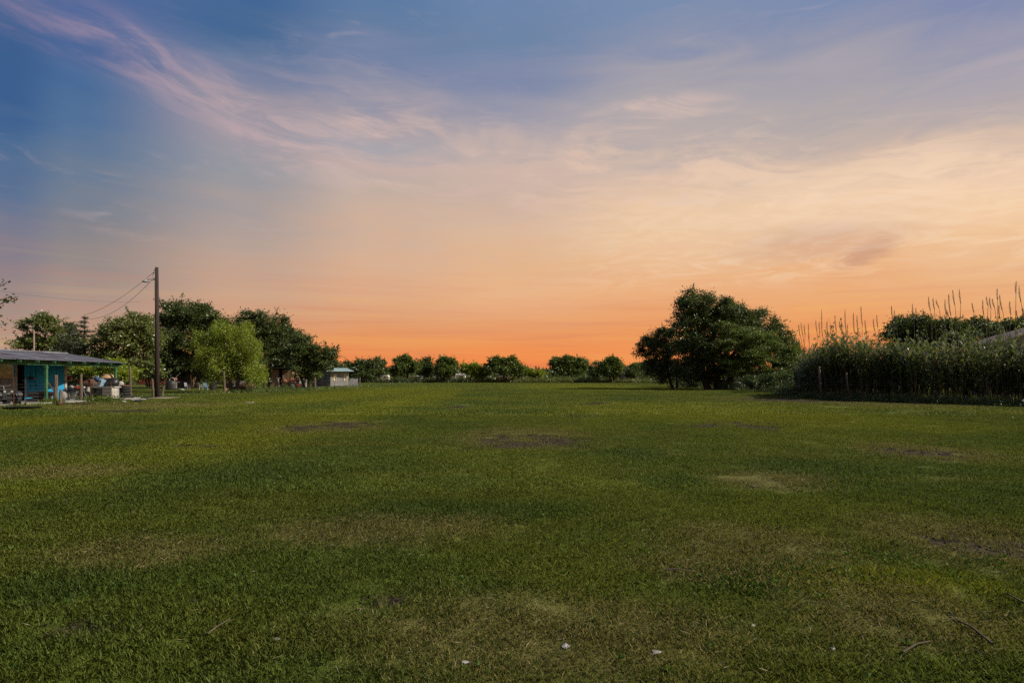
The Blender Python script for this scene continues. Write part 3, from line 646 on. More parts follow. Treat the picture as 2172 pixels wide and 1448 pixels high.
# ------------------------------------------------------------------ utility pole and cables
PD = 43.5; PX_ = X(333, PD)
t = thing('utility_pole', 'tall dark wooden utility pole with a lamp arm beside the fence', 'utility pole', (PX_, PD, 0))
ph = Z(567, PD); b = MB(); b.tube([(0, 0, -.3), (.01, 0, ph * .5), (-.02, 0, ph)], [.175, .15, .115], 14); b.build('pole', M_POLE, t, smooth=True)
zl = Z(595, PD); b = MB(); b.tube([(-.1, 0, zl), (-.45, -.02, zl + .10), (-.78, -.03, zl + .05)], .022, 6); arm = b.build('lamp_arm', M_WIRE, t, smooth=True)
b = MB(); b.lathe([(0.0, .14), (.06, .13), (.09, .04), (.20, -.04), (.24, -.12), (.22, -.12), (.08, -.02), (0, -.02)], (-.86, -.03, zl), n=16); lh = b.build('lamp_head', M_GREY, t, smooth=True)
b = MB(); b.lathe([(0, -.16), (.07, -.12), (.08, -.05), (0, -.03)], (-.86, -.03, zl), n=12); b.build('lamp_globe', M_PAPER, lh, smooth=True)
for z_, x_ in ((Z(574, PD), -.16), (Z(580, PD), -.2), (Z(592, PD), -.14), (Z(635, PD), -.2)):
    b = MB(); b.tube([(-.08, 0, z_), (x_ - .05, 0, z_ + .02)], .012, 5); b.lathe([(.02, -.04), (.045, -.02), (.03, 0), (.045, .02), (.02, .05)], (x_ - .05, 0, z_ + .02), n=10); b.build('insulator', M_GREY, t)
b = MB(); b.tube([(-.2, 0, Z(576, PD)), (-.35, 0, Z(583, PD)), (-.28, 0, Z(590, PD)), (-.14, -.1, Z(594, PD)), (-.16, -.1, Z(640, PD))], .012, 4); b.build('drop_wire', M_WIRE, t)
def cable(label, a, bb, sag, r=.017, group=None):
    a, bb = Vector(a), Vector(bb); b = MB(); n = 14
    b.tube([(bb - a) * (i / n) - Vector((0, 0, sag * 4 * (i / n) * (1 - i / n))) for i in range(n + 1)], r, 4, cap=False)
    o = b.build('cable', M_WIRE, None); o.location = a; return tag(o, label, 'cable', group)
ED = 62.0
cable('upper of the two service cables sloping down from the utility pole', (PX_ - .2, PD, Z(576, PD)), (X(176, ED), ED, Z(669, ED)), .5)
cable('lower of the two service cables sloping down from the utility pole', (PX_ - .25, PD, Z(590, PD)), (X(182, ED), ED, Z(676, ED)), .9)
cable('faint thin cable crossing the sky above the blue house', (X(-60, 70), 70, Z(607, 70)), (X(300, 95), 95, Z(640, 95)), .6, .014)

# ------------------------------------------------------------------ sheds
def plank_wall(b, p, q, z0, z1, gap=0.012, pw=0.18, th=0.03, seed=1, z1b=None):
    rr = random.Random(seed); p, q = Vector((*p, 0)), Vector((*q, 0)); L_ = (q - p).length; n = max(2, int(L_ / pw)); a = math.atan2(q.y - p.y, q.x - p.x)
    for i in range(n):
        f = (i + .5) / n; c = p.lerp(q, f); zt = z1 + ((z1b if z1b is not None else z1) - z1) * f + rr.uniform(-.03, .03)
        b.box((c.x, c.y, (z0 + zt) / 2), (L_ / n - gap, th + rr.uniform(0, .015), zt - z0), rz=a + rr.uniform(-.01, .01))
    return b
d = 88.0; x0 = X(356, d)
s1 = thing('plank_shed', 'small dark plank shed with one sunlit end under the big trees', 'shed', (x0, d, 0))
w_ = X(404, d) - x0; w2 = X(416, d + 1.5) - x0
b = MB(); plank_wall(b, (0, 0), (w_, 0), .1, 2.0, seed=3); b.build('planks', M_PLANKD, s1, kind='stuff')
b = MB(); plank_wall(b, (w_ + .02, .05), (w2 + .1, 1.9), .1, 2.0, seed=4); b.build('planks', M_PLANK, s1, kind='stuff', label='plank end with sunlight put into its paler colour')  # paler boards than the front: the sunlight is painted into this end
b = MB(); b.box((w_ / 2 + .2, 1.4, 2.15), (w_ + 1.0, 3.2, .05), rx=R(5)); b.build('roof', M_PLANKD, s1)
b = MB(); b.box((w_ / 2, 2.6, 1.0), (w_ - .2, .05, 1.9)); b.box((.02, 1.3, 1.0), (.04, 2.6, 1.9)); b.build('back_wall', M_PLANKD, s1)

d = 80.0; x0 = X(540, d)
s2 = thing('open_shed', 'open fronted timber shed with a tin roof behind the hanging branches', 'shed', (x0, d, 0))
def xs(px): return X(px, d) - x0
zt = Z(780, d)
b = MB(); plank_wall(b, (xs(575), 0), (xs(591), 0), .1, zt - .25, seed=5, pw=.2); b.build('planks', M_PLANK, s2, kind='stuff')
b = MB(); plank_wall(b, (xs(601), 0), (xs(618), 0), .1, zt - .25, seed=6, pw=.2); b.build('planks', M_PLANK, s2, kind='stuff')
b = MB(); plank_wall(b, (xs(618.5), .05), (xs(618.5) + .4, 4.0), .1, zt - .25, seed=7, pw=.2); b.build('planks', M_PLANK, s2, kind='stuff')
b = MB(); plank_wall(b, (xs(540), 4.0), (xs(620), 4.0), .1, zt - .25, seed=8, pw=.25); b.build('back_wall', M_PLANKD, s2, kind='stuff')
for i in range(7):
    b = MB(); xx = xs(538) + i * (xs(614) - xs(538)) / 6; ww = (xs(614) - xs(538)) / 6 + .04; k = 0
    for j in range(13):
        u = xx - ww / 2 + ww * j / 12; zc = .018 * math.cos(j * PI / 2) + .004 * (i % 2)
        b.v += [(u, -.7, zt - .02 + zc), (u, 4.4, zt - .35 + zc), (u, -.7, zt - .03 + zc), (u, 4.4, zt - .36 + zc)]
    for j in range(12):
        a = j * 4; b.f += [(a, a + 4, a + 5, a + 1), (a + 2, a + 3, a + 7, a + 6), (a, a + 2, a + 6, a + 4)]
    b.build('roof_sheet', M_GALV, s2)
for px in (541, 559, 574, 591.5, 600):
    b = MB(); b.tube([(xs(px), -.06, -.1), (xs(px) + .03, -.06, zt - .2)], .07, 7); b.build('post', M_POST, s2, smooth=True)

d = 92.0; x0 = X(700, d)
s3 = thing('metal_shed', 'grey metal shed with a pale green tin roof and two yellow windows', 'shed', (x0, d, 0))
zt = Z(786, d); zb = .25; rg = Z(779.5, d)
Fx0, Fx1 = X(701, d) - x0, X(739, d + 1) - x0    # the front, turned a little to the sun
Lx0 = X(664, d + 4) - x0
def xa(px): return (px - 701) / 38.0
def fr(f, off=0.0): return (Fx0 + (Fx1 - Fx0) * f - off * .0, 0 + 1.0 * f - off)
sega = math.atan2(1.0, Fx1 - Fx0)
def seg(f0, f1, z0, z1, m, nm, off=0.0, th=.06, par=None):
    p, q = fr(f0, off), fr(f1, off); b = MB(); n = max(1, int((f1 - f0) * 14)); 
    for i in range(n):
        g0, g1 = f0 + (f1 - f0) * i / n, f0 + (f1 - f0) * (i + 1) / n; p, q = fr(g0, off), fr(g1, off)
        b.box(((p[0] + q[0]) / 2, (p[1] + q[1]) / 2 - .012 * (i % 2), (z0 + z1) / 2), (math.hypot(q[0] - p[0], q[1] - p[1]), th, z1 - z0), rz=sega)
    return b.build(nm, m, par or s3)
w0, w1, w2_, w3 = xa(708), xa(713.6), xa(730), xa(735)
zwb, zwt = Z(807, d), Z(793, d)
M_GREYL = mat('light_grey_siding', (0.30, 0.29, 0.285), 0.75, scale=2, c2=(0.22, 0.21, 0.21))
for f0, f1 in ((0, w0), (w1, w2_), (w3, 1)): seg(f0, f1, zb, zt, M_GREYL, 'wall_panel')
for f0, f1 in ((w0, w1), (w2_, w3)):
    seg(f0, f1, zb, zwb, M_GREYL, 'wall_panel'); seg(f0, f1, zwt, zt, M_GREYL, 'wall_panel')
    wv = seg(f0, f1, zwb, zwt, M_CURT, 'window', off=-.05)
    p, q = fr(f0, .05), fr(f1, .05); c_ = ((p[0] + q[0]) / 2, (p[1] + q[1]) / 2); b = MB(); ww = math.hypot(q[0] - p[0], q[1] - p[1])
    for z in (zwb, (zwb + zwt) / 2, zwt): b.box((c_[0], c_[1], z), (ww + .06, .05, .05), rz=sega)
    b.box((p[0], p[1], (zwb + zwt) / 2), (.05, .05, zwt - zwb), rz=sega); b.box((q[0], q[1], (zwb + zwt) / 2), (.05, .05, zwt - zwb), rz=sega); b.build('frame', M_CURT, wv)
b = MB(); plank_wall(b, (Lx0, 3.6), (Fx0 - .04, 0.02), zb - .1, zt, pw=.32, gap=.0, th=.02, seed=9); b.build('side_wall', M_GREY, s3)
b = MB(); plank_wall(b, (Fx1, 1.06), (Fx1 - .9, 4.2), zb, zt, pw=.32, gap=0, th=.02, seed=10); b.build('side_wall', M_GREY, s3)
b = MB()
e0 = (Fx0 - .4, -.75); e1 = (Fx1 + 1.05, .55); r0 = (Fx0 - 1.3, 2.6); r1 = (Fx1 - 1.0, 3.6); n = 26
for j in range(n + 1):
    f = j / n; zc = .02 * math.cos(j * PI)
    for (ax, ay), (bx, by), z in ((e0, e1, zt - .08), (r0, r1, rg)):
        b.v += [(ax + (bx - ax) * f, ay + (by - ay) * f, z + zc), (ax + (bx - ax) * f, ay + (by - ay) * f, z + zc - .03)]
for j in range(n):
    a = j * 4; b.f += [(a, a + 4, a + 6, a + 2), (a + 1, a + 3, a + 7, a + 5), (a, a + 1, a + 5, a + 4)]
b.f += [(n * 4, n * 4 + 1, n * 4 + 3, n * 4 + 2), (0, 2, 3, 1)]
b.build('roof', M_GREENTIN, s3)
b = MB(); k = [(r0[0], r0[1], rg), (r1[0], r1[1], rg), (r1[0] - .6, r1[1] + 3.2, zt), (r0[0] - 2.4, r0[1] + 3.2, zt)]
b.add(k + [(x, y, z - .03) for x, y, z in k], [(0, 1, 2, 3), (7, 6, 5, 4), (0, 4, 5, 1), (1, 5, 6, 2), (2, 6, 7, 3), (3, 7, 4, 0)]); b.build('roof', M_GALV, s3)
b = MB()
for f in (.05, .35, .65, .95):
    p = fr(f, -.1); b.box((p[0], p[1], .12), (.4, .4, .26))
b.build('footing', M_CONC, s3, kind='stuff')
b = MB(); p = fr(.02, .08); b.box((p[0], p[1] + .3, 1.9), (.5, .03, .22)); b.build('bracket', M_GREY, s3)

# grey board fence right of the metal shed
d = 95; x0 = X(741, d); t = thing('board_fence', 'short run of grey boards joined to the metal shed', 'fence', (x0, d, 0))
b = MB(); plank_wall(b, (0, 0), (X(758, d) - x0, .4), .1, Z(802.5, d), pw=.2, seed=12); b.build('boards', M_GREY, t, kind='stuff')
t = thing('garden_hoop', 'white spoked hoop leaning on the grey boards', 'hoop', (X(746.5, 94), 94, 0))
b = MB(); Mv = Matrix.Rotation(R(90), 3, 'X')
b.torus((0, 0, .75), .48, .035, Mv); b.torus((0, 0, .75), .28, .03, Mv)
b.build('rim', M_WHITE, t, smooth=True)
b = MB()
for k in range(6): a = k * PI / 3 + .3; b.tube([(0, 0, .75), (.48 * math.cos(a), 0, .75 + .48 * math.sin(a))], .022, 5)
b.build('spokes', M_WHITE, t)

# low red wall seen between the trunks
d = 112; x0 = X(291, d); t = thing('red_building', 'long low red sided building glimpsed behind the trees', 'building', (x0, d, 0))
wd = X(352, d) - x0; b = MB()
n = 22
for i in range(n): b.box((wd * (i + .5) / n, -.02 * (i % 2), (.9 + Z(801.5, d)) / 2 - .35), (wd / n, .08, Z(801.5, d) - .25))
b.build('wall', M_BRICK, t)
b = MB(); b.box((wd / 2, 1.2, Z(800.8, d)), (wd + .6, 3.2, .1)); b.build('roof', M_TAN, t); b = MB(); b.box((wd / 2, 2.4, .8), (wd, .1, 1.6)); b.build('back_wall', M_DARKIN, t)

# far buildings and trailers -------------------------------------------------
def block(nm, label, cat, px0, px1, d, top, base=0.0, m=M_WHITE, roofm=M_PAPER, dep=4, wins=(), gable=0.0, curve=False):
    x0 = X(px0, d); wd = X(px1, d) - x0; h = Z(top, d)
    t = thing(nm, label, cat, (x0 + wd / 2, d, 0)); b = MB()
    if curve:
        pr = [(-wd / 2, base), (-wd / 2, h * .75), (-wd / 2 + .35, h), (wd / 2 - .35, h), (wd / 2, h * .75), (wd / 2, base)]
        b.add([(x, 0, z) for x, z in pr] + [(x, dep, z) for x, z in pr], [(5, 4, 3, 2, 1, 0), (6, 7, 8, 9, 10, 11)] + [(i, i + 1, i + 7, i + 6) for i in range(5)])
    else: b.box((0, dep / 2, (h + base) / 2), (wd, dep, h - base))
    b.build('body' if curve else 'wall', m, t)
    if gable: 
        b = MB(); a = [(-wd / 2 - .3, -.3, h), (wd / 2 + .3, -.3, h), (wd / 2 + .3, dep + .3, h), (-wd / 2 - .3, dep + .3, h), (-wd / 2 + gable, dep / 2, h + gable * .8), (wd / 2 - gable, dep / 2, h + gable * .8)]
        b.add(a, [(0, 1, 5, 4), (1, 2, 5), (2, 3, 4, 5), (3, 0, 4), (0, 3, 2, 1)]); b.build('roof', roofm, t)
    for wx, ww, wz, wh in wins:
        b = MB(); b.box((wx, -.02, wz), (ww, .06, wh)); f = b.build('window', M_PAPER, t); b = MB(); b.box((wx, -.06, wz), (ww - .14, .03, wh - .14)); b.build('pane', M_GLASS, f)
    return t
M_CREAM = mat('cream_siding', (0.62, 0.56, 0.46), 0.8, scale=1, c2=(0.5, 0.44, 0.36))
block('camper_trailer', 'cream camper trailer parked behind the round tree right of the shed', 'trailer', 799, 824, 176, 795, .5, M_CREAM, dep=2.4, wins=((-.9, .7, 1.7, .5), (.8, .5, 1.7, .5)), curve=True)
block('outbuilding', 'small white outbuilding under the sunlit yellow green branch', 'building', 879, 892, 178, 798, 0, M_WHITE, gable=.8, wins=((0, .5, 1.2, .6),))
block('white_house', 'white house behind the dense tree at the far edge', 'house', 920, 966, 180, 790, 0, M_WHITE, M_PAPER, dep=6, gable=1.5, wins=((-2, .8, 1.4, .8), (1.6, .8, 1.4, .8)))
block('garage', 'cream garage next to the white house', 'building', 968, 986, 182, 795, 0, M_CREAM, M_PAPER, gable=1.0, wins=((0, 1.2, 1.0, 1.2),))
block('cottage', 'small pinkish cottage between the tree trunks at mid field edge', 'house', 1058, 1080, 186, 799, 0, mat('pink_siding', (0.42, 0.24, 0.22), .8), M_SHING, gable=1.0, wins=((-.8, .7, 1.2, .8), (.9, .7, 1.2, .8)))
block('farmhouse', 'brown roofed house beside the small shrub left of the big tree', 'house', 1325, 1351, 178, 792, 0, mat('tan_siding', (0.24, 0.17, 0.13), .85), M_SHING, dep=9, gable=2.4, wins=((-.8, .7, 1.3, .8),))
t = thing('tarp_heap', 'white tarp heap lying in the yellow weeds at the far edge', 'tarp', (X(1227, 176), 176, 0)); b = MB()
b.add([(-1, 0, .2), (-.3, -.4, 1.7), (.4, -.3, 1.3), (1.1, 0, .9), (1.5, .2, .2), (.3, .9, .2), (0, .3, 1.5)], [(0, 1, 2), (0, 2, 3), (0, 3, 4), (1, 6, 2), (6, 5, 3), (3, 5, 4), (0, 5, 6), (0, 6, 1), (2, 6, 3)]); b.build('tarp', M_WHITE, t)

# gabled building behind the reeds at the far right
d = 48; x0 = X(2110, d); t = thing('grey_barn', 'grey gabled building mostly hidden behind the tall reeds', 'building', (x0, d, 0))
b = MB(); xr, zr = X(2270, d) - x0, Z(683, d); ze = Z(731, d); xe = X(2092, d) - x0; x2 = 2 * xr - xe
b.add([(xe + .3, 0, 0), (xe + .3, 0, ze), (xr, 0, zr - .05), (x2, 0, ze), (x2, 0, 0), (xe + .3, 2.5, 0), (xe + .3, 2.5, ze), (xr, 2.5, zr - .05), (x2, 2.5, ze), (x2, 2.5, 0)], [(0, 4, 3, 2, 1), (5, 6, 7, 8, 9), (0, 1, 6, 5), (3, 4, 9, 8)])
b.build('wall', M_GREY, t)
b = MB()
for sgn in (-1, 1):
    xe_ = xr + sgn * (xr - xe) * 1.03; k = len(b.v)
    b.add([(xe_, -.5, ze - .1), (xr, -.5, zr + .0), (xr, 2.9, zr), (xe_, 2.9, ze - .1), (xe_, -.5, ze + .05), (xr, -.5, zr + .16), (xr, 2.9, zr + .16), (xe_, 2.9, ze + .05)], [(0, 1, 5, 4), (4, 5, 6, 7), (3, 2, 1, 0), (1, 2, 6, 5), (2, 3, 7, 6), (3, 0, 4, 7)])
b.build('roof', M_SHING, t)

# ------------------------------------------------------------------ trees
G = 'trees along the far edge of the field'
# left group behind the house
tree('broadleaf_tree', 'loose pale leaved tree rising behind the blue roof at the left', 85, 68, [(62, 700, 22, 20), (100, 690, 26, 20), (130, 715, 26, 22), (55, 735, 30, 24), (95, 740, 40, 30), (140, 750, 30, 30)],
     L_PALE, 240, 46, .70, .22, seed=3, trunk_r=.22, shoots=60, shell=.4, bumpy=.2)
def cedar(name, label, px, d, top, wpx, seed, m=L_CEDAR, base=0.0, tiers=15):
    r = np.random.default_rng(seed); x0 = X(px, d); h = Z(top, d); w_ = wpx / 2 / F * d
    t = thing(name, label, 'tree', (x0, d, base)); V = []; b = MB()
    b.tube([(0, 0, -.1), (0, 0, h * .6), (0, 0, h * .99)], [.2, .12, .02], 8)
    for i in range(tiers):
        f = i / (tiers - 1); z = 1.0 + (h - 1.4) * f; rad = w_ * 1.25 * (1 - f) ** .62 + .10
        for j in range(9 if f < .8 else 6):
            a = r.uniform(0, 2 * PI); ln = rad * r.uniform(.45, 1.25); tipz = z + ln * r.uniform(.0, .35); n = int(16 + 70 * ln / 2)
            tt = r.random(n) ** .7; P = np.stack([np.cos(a) * ln * tt, np.sin(a) * ln * tt, z + (tipz - z) * tt ** 1.5], 1) + r.normal(size=(n, 3)) * np.array([.15, .15, .09])
            u = nrm(np.stack([np.full(n, np.cos(a)), np.full(n, np.sin(a)), np.full(n, .1)], 1) + r.normal(size=(n, 3)) * .6); l = .22 * r.uniform(.6, 1.2, n)
            V.append(leaf_quads(P, u, l, l * .4, r))
            b.tube([(0, 0, z - .05), (np.cos(a) * ln * .85, np.sin(a) * ln * .85, tipz - .02)], [.03, .01], 3, cap=False)
    quads('crown', np.concatenate(V), m, t); b.build('trunk', BARK, t, smooth=True); return t
cedar('cedar_tree', 'spire topped cedar under the end of the cables', 180, 66, 667, 74, 5)
cedar('cedar_tree', 'lower ragged cedar left of the spire topped one', 150, 64, 680, 70, 6)
tree('broadleaf_tree', 'sunlit broadleaf tree just left of the utility pole', 265, 64, [(250, 695, 20, 20), (292, 690, 36, 20), (240, 725, 36, 30), (285, 730, 44, 36), (320, 735, 26, 36), (230, 765, 34, 24), (290, 778, 44, 24)],
     L_PALE, 430, 48, .70, .21, seed=8, trunk_r=.24, shoots=50, shell=.45, trunks=2)
tree('big_oak', 'large dark domed tree right behind the utility pole', 400, 82, [(400, 672, 46, 26), (440, 680, 36, 24), (375, 690, 34, 28), (395, 730, 62, 50), (395, 778, 34, 22), (450, 730, 40, 44), (360, 765, 34, 34), (460, 775, 34, 28)],
     L_DARK, 800, 52, .95, .23, seed=9, trunk_r=.35, shoots=70, trunks=3)
tree('bright_shrub', 'bright green shrub seen under the porch roof', 215, 54, [(195, 786, 26, 14), (235, 783, 30, 16), (262, 795, 22, 14)], L_LIME, 150, 40, .5, .17, seed=12, trunk_r=.06, cat='shrub', trunks=3, shoots=20)
tree('willow_tree', 'feathery bright green tree standing in front of the dark grove', 492, 58.5, [(470, 710, 34, 26), (505, 712, 30, 26), (450, 745, 34, 40), (500, 745, 48, 44), (530, 765, 30, 44), (470, 780, 44, 34), (535, 795, 22, 20)],
     L_LIME, 430, 58, .62, .15, aspect=.32, seed=13, trunk_px=497, trunk_r=.2, droop=.35, shoots=130, shell=.35, trunks=2, flat=1.1, under=.7)
tree('broadleaf_tree', 'dark tree sloping down to the right behind the bright green tree', 560, 84, [(525, 690, 34, 22), (565, 700, 40, 30), (600, 725, 38, 34), (560, 745, 56, 40), (625, 755, 32, 30), (585, 775, 40, 24)],
     L_DARK, 700, 48, .95, .22, seed=14, trunk_r=.34, shoots=80, trunk_px=590)
tree('mesquite_tree', 'ragged dark tree with upswept shoots left of the metal shed', 665, 74, [(630, 750, 24, 26), (655, 755, 28, 24), (690, 765, 22, 22), (640, 785, 24, 16), (704, 755, 12, 14), (640, 725, 14, 12)],
     L_DARK, 230, 46, .72, .20, seed=15, trunk_px=650, trunk_r=.2, lean=-.3, shoots=110, shell=.3, trunks=2, fork=.2, bumpy=.25)
tree('young_tree', 'yellow green low foliage between the open shed and the metal shed', 640, 84, [(635, 792, 18, 14), (660, 798, 18, 12)], L_MID, 70, 40, .6, .2, seed=16, trunk_r=.1)
tree('broadleaf_tree', 'dark rounded tree directly behind the metal shed', 700, 118, [(690, 780, 26, 20), (715, 790, 22, 18), (665, 770, 24, 26)], L_DARK, 130, 40, 1.1, .3, seed=17, trunk_r=.25)
tree('dark_shrub', 'dark leafy mass under the far right end of the porch', 165, 60, [(160, 790, 34, 20), (190, 778, 30, 20)], L_DARK, 170, 42, .6, .2, seed=18, trunk_r=.08, cat='shrub', trunks=2)
tree('dark_shrub', 'low dark growth behind the plank shed and the pole', 320, 92, [(250, 788, 40, 20), (300, 786, 40, 20), (345, 782, 34, 22), (400, 780, 34, 24), (440, 782, 30, 24), (490, 785, 34, 24), (530, 785, 30, 22), (600, 785, 34, 20), (645, 790, 26, 16)], L_DARK, 560, 40, 1.0, .28, seed=19, trunk_r=.12, cat='shrub', trunks=4)
# branch reaching in from a tree outside the frame
d = 19; x0 = X(-190, d)
t = thing('overhanging_tree', 'leafy branch tips reaching in over the blue roof', 'tree', (x0, d, 0)); b = MB(); V = []; r = np.random.default_rng(5)
b.tube([(0, 0, -.2), (.1, 0, 2.2), (.2, 0, 4.2)], [.2, .16, .1], 9)
for (sx, sy, ex, ey) in ((-60, 640, 24, 597), (-40, 650, 20, 632), (-30, 655, 46, 628), (-30, 660, 10, 652), (-60, 700, 20, 686), (-70, 610, -8, 580), (-90, 640, -20, 610), (-110, 690, -30, 690)):
    p0, p1, p2 = Vector((.2, 0, 3.6)), Vector((X(sx, d) - x0, .1, Z(sy, d))), Vector((X(ex, d) - x0, -.1, Z(ey, d)))
    b.tube([p0, p0.lerp(p1, .5) + Vector((0, 0, .1)), p1, p2], [.05, .03, .018, .004], 5, cap=False)
    n = 40; tt = r.random(n); P = np.array(p1)[None] * (1 - tt[:, None]) + np.array(p2)[None] * tt[:, None] + r.normal(size=(n, 3)) * .06
    u = nrm(np.array(p2 - p1.lerp(p0, .2))[None] * .5 + r.normal(size=(n, 3)) * .6 + np.array([0, 0, -.3])); l = r.uniform(.09, .15, n); V.append(leaf_quads(P, u, l, l * .5, r))
    n = 60; P = np.array(p1)[None] + r.normal(size=(n, 3)) * .3 + np.array([-.4, 0, 0]); u = nrm(r.normal(size=(n, 3))); l = r.uniform(.09, .15, n); V.append(leaf_quads(P, u, l, l * .5, r))
quads('leaves', np.concatenate(V), L_DARK, t); b.build('trunk', BARK, t, smooth=True)

# right hand group
tree('big_oak', 'tallest dark tree in the right hand group', 1500, 75, [(1480, 650, 36, 28), (1460, 670, 30, 30), (1475, 700, 44, 44), (1530, 680, 44, 34), (1575, 675, 34, 24), (1520, 730, 62, 50), (1465, 745, 42, 38), (1590, 715, 34, 40), (1505, 775, 60, 30), (1470, 796, 36, 20), (1530, 798, 40, 18), (1580, 780, 34, 26), (1612, 670, 11, 12)],
     L_DARK, 1300, 52, .85, .19, seed=21, trunk_px=1522, trunk_r=.42, shoots=110, trunks=3)
tree('spreading_tree', 'left leaning tree with thin outreaching boughs beside the tallest dark tree', 1400, 80, [(1410, 715, 28, 18), (1385, 735, 30, 18), (1415, 750, 34, 28), (1390, 775, 30, 20), (1425, 784, 40, 24), (1395, 796, 26, 14), (1362, 752, 16, 8)],
     L_DARK, 380, 44, .75, .19, seed=22, trunk_px=1432, trunk_r=.2, shoots=90, shell=.35, lean=-.4, trunks=2)
tree('honey_locust', 'yellow green feathery tree on the sunny side of the tallest dark tree', 1610, 70, [(1545, 700, 22, 16), (1580, 725, 40, 26), (1540, 735, 30, 12), (1630, 735, 36, 34), (1600, 765, 44, 24), (1665, 765, 28, 34), (1560, 778, 34, 20), (1640, 790, 36, 24), (1682, 778, 24, 30), (1660, 803, 30, 16), (1610, 800, 30, 14), (1680, 745, 16, 18)],
     L_MID, 820, 54, .62, .16, aspect=.36, seed=23, trunk_px=1637, trunk_r=.16, shoots=120, shell=.35, trunks=2, flat=.45)
tree('elm_tree', 'dark rounded tree at the right shoulder of the group', 1640, 82, [(1620, 700, 34, 34), (1650, 730, 34, 34), (1670, 760, 28, 34)], L_DARK, 260, 44, .85, .2, seed=24, trunk_r=.2, shoots=40)
tree('bushy_shrub', 'dark shrub clump at the foot of the feathery tree', 1650, 60, [(1600, 812, 22, 12), (1635, 808, 26, 16), (1670, 805, 24, 18)], L_DARK, 200, 36, .42, .14, seed=25, trunk_r=.05, cat='shrub', trunks=3)
tree('broadleaf_shrub', 'pale green leafy shrub in the sun under the spreading tree', 1420, 88, [(1400, 800, 20, 10), (1430, 798, 26, 12), (1460, 805, 22, 10), (1550, 800, 22, 12), (1585, 800, 22, 12)], L_PALE, 190, 36, .6, .2, seed=26, trunk_r=.06, cat='shrub', trunks=3)
tree('bushy_tree', 'dark rounded tree standing behind the reeds', 1940, 60, [(1925, 700, 36, 24), (1900, 715, 26, 22), (1965, 710, 40, 24), (2020, 700, 34, 22), (2060, 705, 30, 22), (1990, 735, 60, 24)],
     L_DARK, 560, 48, .75, .18, seed=27, trunk_r=.3, shoots=70, trunks=3)
tree('bushy_tree', 'dark tree top above the gabled roof at the right edge', 2150, 56, [(2140, 697, 34, 18), (2185, 695, 34, 18), (2110, 712, 22, 16), (2160, 720, 50, 20)], L_DARK, 260, 46, .7, .17, seed=28, trunk_r=.25, shoots=50)

# the far row
FAR = [
 ('round_tree', 'broad rounded tree just right of the metal shed', 780, 168, [(740, 778, 18, 16), (770, 775, 22, 16), (800, 776, 24, 17), (785, 790, 40, 14), (745, 792, 22, 14)], 330),
 ('open_tree', 'tall loose crowned tree with gaps of sky in the far row', 860, 170, [(850, 765, 12, 9), (862, 760, 10, 8), (858, 780, 22, 18), (880, 780, 16, 16), (840, 788, 12, 12)], 220),
 ('pointed_tree', 'slim dark tree with a spike at its top', 903, 172, [(900, 770, 13, 12), (905, 785, 18, 18), (909, 762, 3, 10)], 170),
 ('oval_tree', 'dense oval tree before the white house', 947, 168, [(940, 768, 13, 11), (955, 770, 13, 12), (947, 787, 23, 18)], 240),
 ('low_tree', 'low bright green tree right of the white house', 1005, 170, [(1000, 785, 20, 14), (985, 778, 10, 10), (1020, 792, 14, 12)], 170),
 ('wide_tree', 'wide domed tree in the middle of the far row', 1072, 168, [(1050, 768, 14, 13), (1080, 766, 20, 12), (1035, 780, 12, 12), (1065, 783, 30, 14), (1095, 782, 16, 18)], 330),
 ('small_tree', 'small yellow green tree right of the wide domed tree', 1125, 172, [(1112, 792, 14, 12), (1140, 795, 14, 9)], 100),
 ('dome_tree', 'large smooth domed dark tree of the far row', 1208, 174, [(1180, 768, 18, 12), (1210, 766, 26, 14), (1235, 774, 18, 14), (1205, 784, 44, 18)], 460),
 ('thin_tree', 'thin see through young tree right of the smooth dome', 1266, 168, [(1264, 772, 5, 8), (1258, 787, 12, 10), (1275, 785, 8, 10)], 60),
 ('cone_tree', 'dark peaked tree left of the brown roofed house', 1298, 162, [(1299, 768, 12, 12), (1290, 782, 20, 16), (1310, 785, 14, 16)], 230),
 ('round_shrub', 'small round shrub before the brown roofed house', 1339, 161, [(1338, 794, 12, 9)], 60),
 ('distant_tree', 'dark distant tree behind the brown roofed house', 1352, 215, [(1350, 777, 22, 9), (1335, 782, 12, 6), (1380, 780, 24, 12)], 140),
]
for i, (nm, lb, px, d, lob, nc) in enumerate(FAR):
    ks = .80 + .10 * math.sin(i * 2.4); lob = [(a_ , 800 - (800 - b_) * .95 + (1 - ks) * 2, c_ * ks, e_ * ks) for a_, b_, c_, e_ in lob]
    tree(nm, lb, px, d, lob, L_LIME if 'yellow green tree' in lb or 'bright green' in lb else (L_MID if i % 2 == 1 or i == 5 else L_FAR), nc, 40, 1.15, .40, seed=60 + i, trunk_r=.25, shoots=26, twigs=14, shell=.4,
         cat='shrub' if 'shrub' in nm else 'tree', trunks=1 if nc < 150 else 2)
r = np.random.default_rng(77)
# far off woods that close the view: one mass
V = []
for k in range(1500):
    px = r.uniform(-500, 2700); d = r.uniform(235, 330); x = X(px, d); top = Z(r.uniform(777, 791) + 3 * math.sin(px * .021), d)
    if 1100 < px < 1165: top = Z(783 + abs(px - 1130) * .0, d)
    n = 60; P = np.array([x, d, top * .55])[None] + r.normal(size=(n, 3)) * np.array([3.2, 2.2, top * .24]); u = nrm(r.normal(size=(n, 3))); l = r.uniform(.7, 1.4, n); V.append(leaf_quads(P, u, l, l * .7, r))
quads('woods', np.concatenate(V), L_FAR, kind='stuff')

